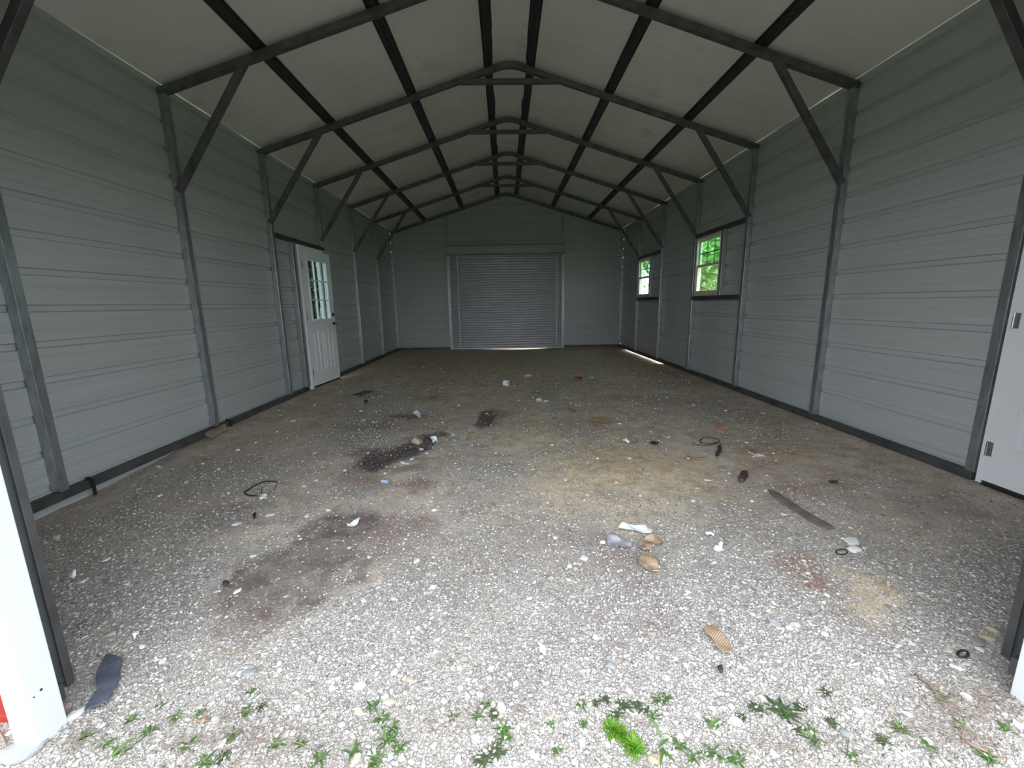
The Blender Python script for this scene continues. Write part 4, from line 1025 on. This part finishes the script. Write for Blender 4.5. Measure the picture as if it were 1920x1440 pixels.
sheetpoly('paper_scrap', [(292, 876), (300, 875), (305, 877), (303, 880), (295, 879)], M_PAPER, 'small white scrap in front of the left base rail', 'paper', 0.002, 0.004, 10, 0.01)
sheetpoly('paper_scrap', [(775, 776), (784, 774), (790, 778), (788, 783), (777, 782)], M_PAPER, 'white scrap left of the dark stain, centre of the floor', 'paper', 0.002, 0.008, 11, 0.016)
sheetpoly('paper_scrap', [(807, 823), (818, 822), (822, 829), (812, 832)], M_PAPER, 'white scrap at the right rim of the oily hollow', 'paper', 0.002, 0.008, 12, 0.012)
sheetpoly('paper_scrap', [(1005, 752), (1015, 750), (1018, 755), (1012, 758), (1006, 757)], M_PAPER, 'bluish white scrap in the middle of the floor, left of a smaller one', 'paper', 0.002, 0.008, 13, 0.014)
sheetpoly('paper_scrap', [(1019, 753), (1029, 753), (1027, 756), (1020, 756)], M_PAPER, 'small white scrap in the middle of the floor, right of a bluish one', 'paper', 0.002, 0.005, 14, 0.01)
sheetpoly('paper_scrap', [(982, 704), (992, 703), (997, 706), (990, 708), (983, 707)], M_PAPER, 'white scrap far back on the floor, before the roll-up door', 'paper', 0.002, 0.006, 15, 0.01)
sheetpoly('paper_scrap', [(1166, 826), (1176, 825), (1182, 829), (1178, 832), (1168, 829)], M_PAPER, 'white scrap beside the orange-brown one, right of centre', 'paper', 0.002, 0.006, 16, 0.01)
sheetpoly('cardboard_scrap', [(1184, 826), (1194, 824), (1197, 830), (1190, 834), (1185, 831)], M_CARD2, 'orange-brown cardboard scrap beside a white one, right of centre', 'cardboard', 0.003, 0.005, 17, 0.01)
sheetpoly('blue_scrap', [(842, 820), (848, 816), (853, 818), (850, 822), (844, 822)], M_BLUEP, 'pale blue scrap right of the oily hollow', 'scrap', 0.002, 0.005, 18, 0.01)
sheetpoly('blue_scrap', [(714, 905), (722, 903), (730, 905), (727, 908), (716, 909)], M_BLUEP, 'pale blue scrap in the pebbles below the oily hollow', 'scrap', 0.002, 0.004, 19, 0.01)
sheetpoly('plastic_film', [(1137, 1010), (1150, 1006), (1162, 1014), (1182, 1022), (1184, 1030), (1170, 1032), (1150, 1026), (1140, 1022)], M_FILM, 'crumpled grey plastic film left of the torn cardboard', 'plastic film', 0.001, 0.006, 20, 0.014)
# cardboard
sheetpoly('cardboard_piece', [(1198, 1022), (1210, 1014), (1224, 1012), (1238, 1011), (1242, 1018), (1237, 1025), (1224, 1024), (1222, 1036), (1206, 1037), (1198, 1031)], M_CARD2, 'crumpled brown cardboard, farther of the two torn pieces', 'cardboard', 0.004, 0.008, 21, 0.018)
sheetpoly('cardboard_piece', [(1201, 1038), (1214, 1039), (1226, 1046), (1232, 1060), (1238, 1074), (1222, 1075), (1210, 1068), (1197, 1058)], M_CARD2, 'flat torn brown cardboard, nearer of the two pieces', 'cardboard', 0.004, 0.004, 22, 0.012)
sheetpoly('corrugated_cardboard', [(1319, 1182), (1336, 1176), (1350, 1190), (1362, 1208), (1374, 1222), (1372, 1231), (1354, 1230), (1342, 1216), (1333, 1200), (1322, 1192)], M_CARD, 'strip of tan corrugated cardboard in the bright gravel, lower right of centre', 'cardboard', 0.004, 0.003, 23, 0.014)
sheetpoly('cardboard_piece', [(1108, 784), (1122, 783), (1140, 785), (1149, 794), (1142, 799), (1118, 798), (1110, 794)], M_CARD2, 'flat brown cardboard piece in the middle of the floor, right of centre', 'cardboard', 0.004, 0.005, 24, 0.012)
sheetpoly('leaf_litter', [(1066, 766), (1076, 765), (1082, 770), (1074, 774)], M_CARD2, 'brown scrap behind the flat cardboard piece', 'scrap', 0.003, 0.006, 25, 0.012)
# grey weathered board
m_ = MB()
a = G(1441, 919); b_ = G(1556, 994)
d = (b_-a); d.z = 0; L_ = d.length; d.normalize(); nn = Vector((-d.y, d.x, 0))
prof = [(0.0, 0.002, 0.006), (0.10, 0.024, 0.016), (0.3, 0.030, 0.018), (0.55, 0.031, 0.018), (0.8, 0.034, 0.018), (0.95, 0.034, 0.018), (1.0, 0.026, 0.016)]
vs = []
for t_, w_, h_ in prof:
    c = a+d*(L_*t_); zc = float(gh(c.x, c.y))+0.002
    bow = 0.018*math.sin(math.pi*t_)
    for sd, zz_ in ((-1, 0), (1, 0), (0.93, h_*0.8), (0.1, h_), (-0.9, h_*0.7)):
        q = c+nn*(sd*w_-bow); vs.append((q.x, q.y, zc+zz_))
fs = [tuple(range(5))[::-1], tuple(len(prof)*5-5+i for i in range(5))]
for i in range(len(prof)-1):
    for j in range(5): fs.append((i*5+j, i*5+(j+1) % 5, i*5+5+(j+1) % 5, i*5+5+j))
m_.add(vs, fs)
tag(m_.build('wooden_board', M_WOODG), 'long weathered grey-brown wooden strip with a pointed end, right of centre', 'board')
# rings and loops
def ring(cx, cy, rx, ry, r_, mat, name, label, cat, n_=14, tail=None, thick_var=0.0):
    pts = [(cx+rx*math.cos(2*math.pi*i/n_), cy+ry*math.sin(2*math.pi*i/n_)) for i in range(n_)]
    return tubething(name, pts, r_, mat, label, cat, True)
ring(1578, 1036, 11, 5, 0.0032, M_RUBBER, 'rubber_ring', 'small black ring on rusty dirt beside two flat pale stones', 'ring')
ring(1805, 1228, 10, 6.5, 0.0042, M_RUBBER, 'rubber_loop', 'small thick black rubber loop in the gravel near the right door guide', 'rubber loop')
tubething('garden_hose_loop', [(1296, 833), (1312, 836), (1330, 836), (1343, 833), (1349, 829), (1344, 824), (1332, 822), (1318, 823), (1312, 828), (1318, 832), (1332, 833), (1344, 830)], 0.006, M_OLIVE, 'thin dark green hose coiled once on the dirt, right of centre', 'hose')
# pipe, wood chips, block
m_ = MB(); a = G(1338, 800, 0.014); b_ = G(1358, 806, 0.014); m_.tube([a, a+(b_-a)*0.5, b_], [0.014, 0.013, 0.015], 12)
tag(m_.build('rusty_pipe', M_RUST, smooth=False), 'short orange-brown pipe on the dirt beyond the coiled hose', 'pipe')
def chip(pix, mat, label, th=0.012, seed=0, name='wood_chip'):
    return sheetpoly(name, pix, mat, label, 'wood', th, 0.003, seed, th+0.002)
chip([(1384, 902), (1390, 893), (1400, 892), (1402, 900), (1394, 908), (1386, 907)], M_WOODD, 'dark damp wood chunk above the tip of the grey board', 0.02, 31)
chip([(1341, 856), (1346, 845), (1354, 842), (1352, 850), (1345, 858)], M_WOODD, 'dark splinter of wood below the coiled hose, nearer one', 0.01, 32)
chip([(1344, 842), (1350, 835), (1353, 837), (1349, 843)], M_WOODD, 'dark splinter of wood below the coiled hose, farther one', 0.008, 33)
chip([(1289, 857), (1305, 859), (1324, 858), (1325, 862), (1306, 862), (1290, 860)], M_CARD2, 'thin light splinter of wood left of the dark splinters', 0.005, 34)
for i, pix in enumerate([[(1402, 850), (1416, 852), (1432, 851), (1416, 855)], [(1410, 857), (1424, 853), (1436, 856), (1424, 857)]]):
    chip(pix, M_STONEW, 'thin whitish splinter right of the dark splinters, %s one' % ('farther', 'nearer')[i], 0.004, 35+i, 'splinter')
chip([(1553, 906), (1562, 903), (1571, 905), (1568, 909), (1556, 909)], M_WOODD, 'small dark wood bit lying alone right of the grey board', 0.008, 38)
chip([(1218, 832), (1228, 831), (1235, 834), (1226, 836)], M_RUBBER, 'small black bit right of the cardboard scraps', 0.01, 39, 'black_bit')
chip([(1078, 711), (1084, 709), (1089, 711), (1085, 714), (1079, 714)], M_REDP, 'small red plastic bit far back on the floor', 0.015, 40, 'red_bit')
chip([(1086, 711), (1091, 710), (1090, 713), (1087, 713)], M_RUBBER, 'black bit beside the red plastic bit', 0.02, 41, 'black_bit')
chip([(683, 756), (690, 754), (689, 758), (684, 759)], M_RUBBER, 'black bit far left, before the white door', 0.02, 42, 'black_bit')
chip([(475, 968), (480, 965), (481, 974), (477, 978)], M_RUBBER, 'black torn bit right of the white oval stones', 0.008, 43, 'black_bit')
chip([(386, 825), (396, 818), (424, 806), (426, 812), (410, 820), (398, 828)], M_WOODR, 'reddish wooden block wedged under the left base rail', 0.032, 44, 'wood_block')
chip([(367, 1353), (382, 1345), (396, 1345), (392, 1354), (378, 1362)], M_DEADLEAF, 'tan curled dead leaf at the lower left among stones', 0.003, 45, 'dead_leaf')
chip([(1346, 1262), (1353, 1259), (1356, 1265), (1349, 1267)], M_RUBBER, 'small dark lump below the corrugated cardboard', 0.012, 46, 'black_bit')
chip([(420, 1098), (426, 1096), (430, 1099), (424, 1103)], M_RUBBER, 'small black lump in the smooth dirt', 0.01, 47, 'black_bit')
# white roll lying on its side
c = G(949, 724, 0.047)
m_ = MB(); ax = Vector((0.85, -0.5, 0)).normalized()
m_.cyl(c-ax*0.035, c+ax*0.035, 0.045, 24)
r_ = m_.build('tape_roll', M_PAPER); tag(r_, 'white roll on its side, far back in the middle of the floor', 'roll'); r_['_o'] = tuple(r_.location)
m_ = MB(); m_.cyl(c+ax*0.0345, c+ax*0.0365, 0.018, 16); m_.build('core', M_CARD2, r_, label='brown core')
# thin cord hanging from the left door handle
m_ = MB(); a = Vector((XL+0.06, DL0+0.86, 0.93)); b_ = Vector((XL+0.0, DL0+1.60, 0.20)); m_.tube([a, a.lerp(b_, 0.5)+Vector((0, 0, -0.02)), b_], 0.0022, 6)
tag(m_.build('loose_cable', M_STRAP), 'thin pale cord running from the left door down to the wall', 'cord')

# ------------------------------------------------------------------ weeds
def sprout_mesh(name, seed, mat, nb, ln, wd, spread=1.0, up=0.5):
    rnd = random.Random(seed); vs = []; fs = []
    for i in range(nb):
        az = rnd.uniform(0, 6.28); L_ = ln*rnd.uniform(0.5, 1.1); w_ = wd*rnd.uniform(0.7, 1.2); el = rnd.uniform(0.15, 1.0)*up*1.5
        bx_, by_ = rnd.gauss(0, 0.12*ln), rnd.gauss(0, 0.12*ln)
        d = Vector((math.cos(az), math.sin(az), 0)); sd = Vector((-d.y, d.x, 0)); o_ = len(vs); S = 5
        p = Vector((bx_, by_, 0)); e = el
        for s_ in range(S+1):
            t_ = s_/S; ww = w_*math.sin(math.pi*min(0.97, 0.15+0.85*t_))*0.5+0.0003
            vs += [tuple(p-sd*ww), tuple(p+Vector((0, 0, -ww*0.3))), tuple(p+sd*ww)]
            p = p+(d*math.cos(e)*spread+Vector((0, 0, math.sin(e))))*(L_/S); e -= 0.25*rnd.uniform(0.6, 1.4)
            if p.z < 0.002: p.z = 0.002
        for s_ in range(S):
            for q in (0, 1): fs.append((o_+s_*3+q, o_+s_*3+q+1, o_+s_*3+q+4, o_+s_*3+q+3))
    me = bpy.data.meshes.new(name); me.from_pydata(vs, [], fs); me.materials.append(mat); me.update()
    me.polygons.foreach_set('use_smooth', [True]*len(me.polygons))
    return me
WM = {('g', i): sprout_mesh('weed', 100+i, M_WEED, 11+2*i, 0.042, 0.0052) for i in range(4)}
WM.update({('d', i): sprout_mesh('weed', 200+i, M_WEEDD, 46, 0.030, 0.0038, 1, 0.3) for i in range(3)})
WM.update({('b', i): sprout_mesh('weed', 300+i, M_WEEDB, 170, 0.052, 0.0030, 0.75, 0.9) for i in range(2)})
WM.update({('l', i): sprout_mesh('weed', 400+i, M_WEED, 4, 0.085, 0.009, 1.0, 0.6) for i in range(3)})
def weed(px, py, k_, sc, label, group=None, rot=None):
    p = on_ground(px, py); rnd = random.Random(int(px*3+py*5))
    ks = [q for q in WM if q[0] == k_]
    o = bpy.data.objects.new('weed_sprout', WM[ks[rnd.randrange(len(ks))]]); COL.objects.link(o)
    o.location = (p.x, p.y, p.z); o.scale = (sc, sc, sc); o.rotation_euler = (0, 0, rnd.uniform(0, 6.28) if rot is None else rot)
    tag(o, label, 'weed', group)
weed(1150, 1372, 'b', 1.0, 'bright green feathery weed at the front edge, farther clump of two')
weed(1166, 1380, 'b', 0.75, 'small bright green tuft between the two big feathery clumps')
weed(1189, 1405, 'b', 1.0, 'bright green feathery weed at the bottom edge, nearer clump of two')
weed(212, 1426, 'l', 1.1, 'broad-bladed green weed at the bottom left edge')
weed(1335, 1370, 'l', 0.9, 'slender upright green weed beside the white wedge-shaped stone')
weed(1240, 1398, 'l', 0.9, 'broad-bladed green weed right of the bright feathery clumps')
weed(1465, 1332, 'd', 1.7, 'dark green flat weed mat at the lower right')
weed(1470, 1340, 'g', 0.9, 'light green sprout growing out of the dark green weed mat')
GREENS = [(462, 1335, .9), (440, 1375, .9), (520, 1395, .8), (700, 1325, .9), (716, 1350, .9), (735, 1365, .8), (728, 1390, 1.0), (748, 1402, .8), (660, 1410, 1.0), (700, 1430, 1.0), (945, 1368, .9), (948, 1385, .8), (910, 1325, .7), (895, 1345, .7),
                     (1090, 1322, .7), (1225, 1343, .8), (1236, 1312, .8), (1250, 1310, .7), (1272, 1398, .8), (1300, 1420, .9), (1095, 1358, .5), (1340, 1412, 1.0), (1380, 1425, 1.0), (1525, 1388, 1.0), (1520, 1370, .7), (1690, 1370, .9), (1740, 1400, .8), (1805, 1365, .9), (1890, 1370, .9),
                     (1770, 1308, .8), (160, 1380, .8), (200, 1395, .8), (245, 1350, .7), (330, 1345, .8), (280, 1372, .8), (350, 1400, .9), (385, 1430, 1.0), (600, 1425, 1.0), (560, 1400, .7), (1850, 1420, .9), (1600, 1420, .7), (850, 1345, .6), (1033, 1361, .5), (470, 1300, .6), (300, 1325, .6), (375, 1338, .6), (1045, 1408, .6)]
for (px, py, s_), lb in zip(GREENS, where(GREENS, 'light green sprout')):
    weed(px, py, 'g', s_, lb, 'light green sprouts in the front gravel')
DULLS = [(1170, 1322, 1.0), (1155, 1340, 1.0), (1195, 1322, .9), (1135, 1310, .8), (1120, 1318, .7), (925, 1340, .8), (930, 1410, 1.2), (905, 1425, 1.1), (1420, 1328, 1.0), (1390, 1345, .8), (1545, 1298, .8), (1560, 1355, .8), (1500, 1325, .9), (1495, 1368, .7), (490, 1325, .8), (1655, 1390, .9), (1208, 1332, .8), (420, 1420, 1.0)]
for (px, py, s_), lb in zip(DULLS, where(DULLS, 'dull dark weed')):
    weed(px, py, 'd', s_, lb, 'dull dark weeds in the front gravel')

# dried grass and stems, uncountable
rnd = random.Random(12)
vs = []; fs = []
def straw(p, az, L_, r_, lift):
    d = Vector((math.cos(az), math.sin(az), 0)); sd = Vector((-d.y, d.x, 0)); o_ = len(vs); S = 4; bend = rnd.uniform(-0.5, 0.5)
    for s_ in range(S+1):
        t_ = s_/S; q = p+d*(L_*t_)+sd*(bend*L_*t_*t_*0.5); q.z = float(gh(q.x, q.y))+0.006+lift*math.sin(math.pi*t_)
        vs.extend([tuple(q-sd*r_), tuple(q+Vector((0, 0, r_))), tuple(q+sd*r_)])
    for s_ in range(S):
        for c in (0, 1): fs.append((o_+s_*3+c, o_+s_*3+c+1, o_+s_*3+c+4, o_+s_*3+c+3))
for (cx, cy, rx, ry, n_, az0) in [(1790, 1335, 150, 50, 330, -0.4), (1850, 1305, 60, 26, 90, -0.4), (430, 1385, 230, 60, 380, 0.9), (120, 1395, 60, 20, 110, 0.6), (820, 1350, 120, 40, 60, 0.5), (1500, 1400, 150, 35, 90, -0.3), (300, 1110, 180, 70, 40, 0.3), (1790, 1390, 100, 30, 110, -0.4)]:
    for i in range(n_):
        px = rnd.gauss(cx, rx*0.5); py = min(1460, rnd.gauss(cy, ry*0.5))
        if px < 135 and py < 1395: continue
        p = on_ground(px, py); straw(p, az0+rnd.gauss(0, 0.6)+(math.pi if rnd.random() < .5 else 0), rnd.uniform(0.015, 0.055), rnd.uniform(0.0004, 0.0008), rnd.uniform(0, 0.005))
me = bpy.data.meshes.new('dried_grass'); me.from_pydata(vs, [], fs); me.materials.append(M_STRAW); me.update()
o = bpy.data.objects.new('dried_grass', me); COL.objects.link(o); tag(o, 'fine dried grass and straw lying over the front gravel', 'dried grass', kind='stuff')
# long dead stems
def stem(pix, r0, label):
    pts = [G(x, y, 0.006) for x, y in pix]; k = len(pts)
    m_ = MB(); m_.tube(pts, [r0*(1-0.6*abs(2*i/(k-1)-0.7)) for i in range(k)], 7); return tag(m_.build('dried_twig', M_DEADLEAF, smooth=True), label, 'twig')
stem([(1715, 1265), (1725, 1275), (1742, 1285), (1756, 1305), (1768, 1322), (1776, 1335)], 0.0045, 'split dead brown stem at the lower right, under a green sprout')
stem([(1742, 1285), (1756, 1286), (1776, 1289)], 0.003, 'thin dead twig branching off the split brown stem')
stem([(1800, 1385), (1822, 1400), (1846, 1410), (1866, 1420), (1884, 1422)], 0.006, 'reddish dead stalk in the bottom right corner')
stem([(1455, 1405), (1480, 1402), (1498, 1412), (1508, 1430)], 0.0025, 'curled thin dead stem at the bottom, right of centre')
stem([(460, 1410), (440, 1430), (425, 1440)], 0.002, 'straight pale straw at the bottom edge, lower left, nearer one')
stem([(426, 1330), (420, 1345), (412, 1362)], 0.002, 'straight pale straw at the lower left, farther one')
stem([(0, 1372), (8, 1388), (16, 1410)], 0.003, 'pale dead stalk in front of the red wainscot')

# ------------------------------------------------------------------ outside
def tree(x, y, h_, rad, label, mat, seed, nl=5200, crown0=0.25, leaf=0.11, group=None):
    rg = np.random.default_rng(seed)
    g = float(gh(x, y)); root = empty('tree', (x, y, g), label, 'tree', group)
    m_ = MB(); m_.tube([(x, y, g-0.1), (x+0.1, y, g+h_*0.3), (x-0.05, y+0.1, g+h_*0.6), (x, y, g+h_*0.85)], [rad*0.09, rad*0.07, rad*0.045, rad*0.02], 10)
    for i in range(6):
        a = i*1.05+seed; z0 = g+h_*(0.35+0.07*i); m_.tube([(x, y, z0), (x+math.cos(a)*rad*0.6, y+math.sin(a)*rad*0.6, z0+h_*0.14)], [rad*0.03, rad*0.01], 6)
    m_.build('trunk', M_BARK, root, smooth=True)
    # foliage in clumps
    nc = 46; cz = h_*(crown0+(1-crown0)*0.5); hz = h_*(1-crown0)*0.5
    dirs = rg.normal(size=(nc, 3)); dirs /= np.linalg.norm(dirs, axis=1)[:, None]; rr = rg.uniform(0.45, 0.95, nc)[:, None]
    cc = dirs*rr*np.array([rad, rad, hz])
    idx = rg.integers(0, nc, nl); P_ = cc[idx]+rg.normal(size=(nl, 3))*rad*0.17
    P_[:, 2] = np.clip(P_[:, 2]+cz, 0.05, None)
    n1 = rg.normal(size=(nl, 3)); n1 /= np.linalg.norm(n1, axis=1)[:, None]; n2 = np.cross(n1, rg.normal(size=(nl, 3))); n2 /= np.linalg.norm(n2, axis=1)[:, None]
    s_ = leaf*rg.uniform(0.5, 1.2, (nl, 1))
    V4 = np.stack([P_-n1*s_, P_+n2*s_*0.5, P_+n1*s_, P_-n2*s_*0.5], 1).reshape(-1, 3)
    me = bpy.data.meshes.new('foliage'); me.from_pydata(V4.tolist(), [], np.arange(nl*4).reshape(-1, 4).tolist()); me.materials.append(mat); me.update()
    o = bpy.data.objects.new('foliage', me); COL.objects.link(o); o.parent = root
for i, (x, y, h_, r_, lab) in enumerate([(7.6, 17.0, 6.5, 2.3, 'leafy green tree seen through the nearer window, closest one'), (12.0, 21.0, 7.5, 2.6, 'leafy green tree seen through the nearer window, right of the closest'),
                                       (10.4, 26.5, 8.5, 2.8, 'green tree farther off, behind the ones outside the nearer window'), (17.0, 26.0, 8.0, 3.0, 'green tree at the right end of the row outside')]):
    tree(x, y, h_, r_, lab, M_TREE, 50+i, crown0=0.08, leaf=0.16, group='trees outside on the right')
for i, (x, y, h_, r_, lab) in enumerate([(-5.8, 10.2, 4.0, 1.5, 'dark evergreen shrub added outside the left door to darken its glass, nearest one'), (-7.4, 14.0, 4.5, 1.9, 'dark evergreen shrub added outside the left door to darken its glass, middle one'), (-9.3, 17.0, 5.0, 1.6, 'dark evergreen shrub added outside the left door to darken its glass, farthest one')]):
    tree(x, y, h_, r_, lab, M_TREED, 70+i, nl=4200, crown0=0.0, leaf=0.13, group='added shrubs darkening the left door glass')  # shrubs added as a dark backdrop so the left door glass looks darker
# distant wooded hill beyond the far window
xs = np.linspace(0, 90, 60); vs = []; 
for x in xs:
    h_ = 1.5+3.2*float(fbm(np.array([x]), np.array([3.0]), 0.06, 8)[0])+0.5*float(fbm(np.array([x]), np.array([9.0]), 0.6, 8)[0])
    for (dy, f_) in ((0, 0.0), (6, 0.75), (14, 1.0), (30, 0.3)): vs.append((x, 95+dy, -0.3+h_*f_))
fs = [(i*4+j, i*4+4+j, i*4+5+j, i*4+1+j) for i in range(len(xs)-1) for j in range(3)]
m_ = MB(); m_.add(vs, fs); o = m_.build('wooded_hill', M_HILL, smooth=True); struct(o, 'low hazy wooded hill in the distance beyond the farther window')

for o in bpy.data.objects:
    if '_o' in o: del o['_o']
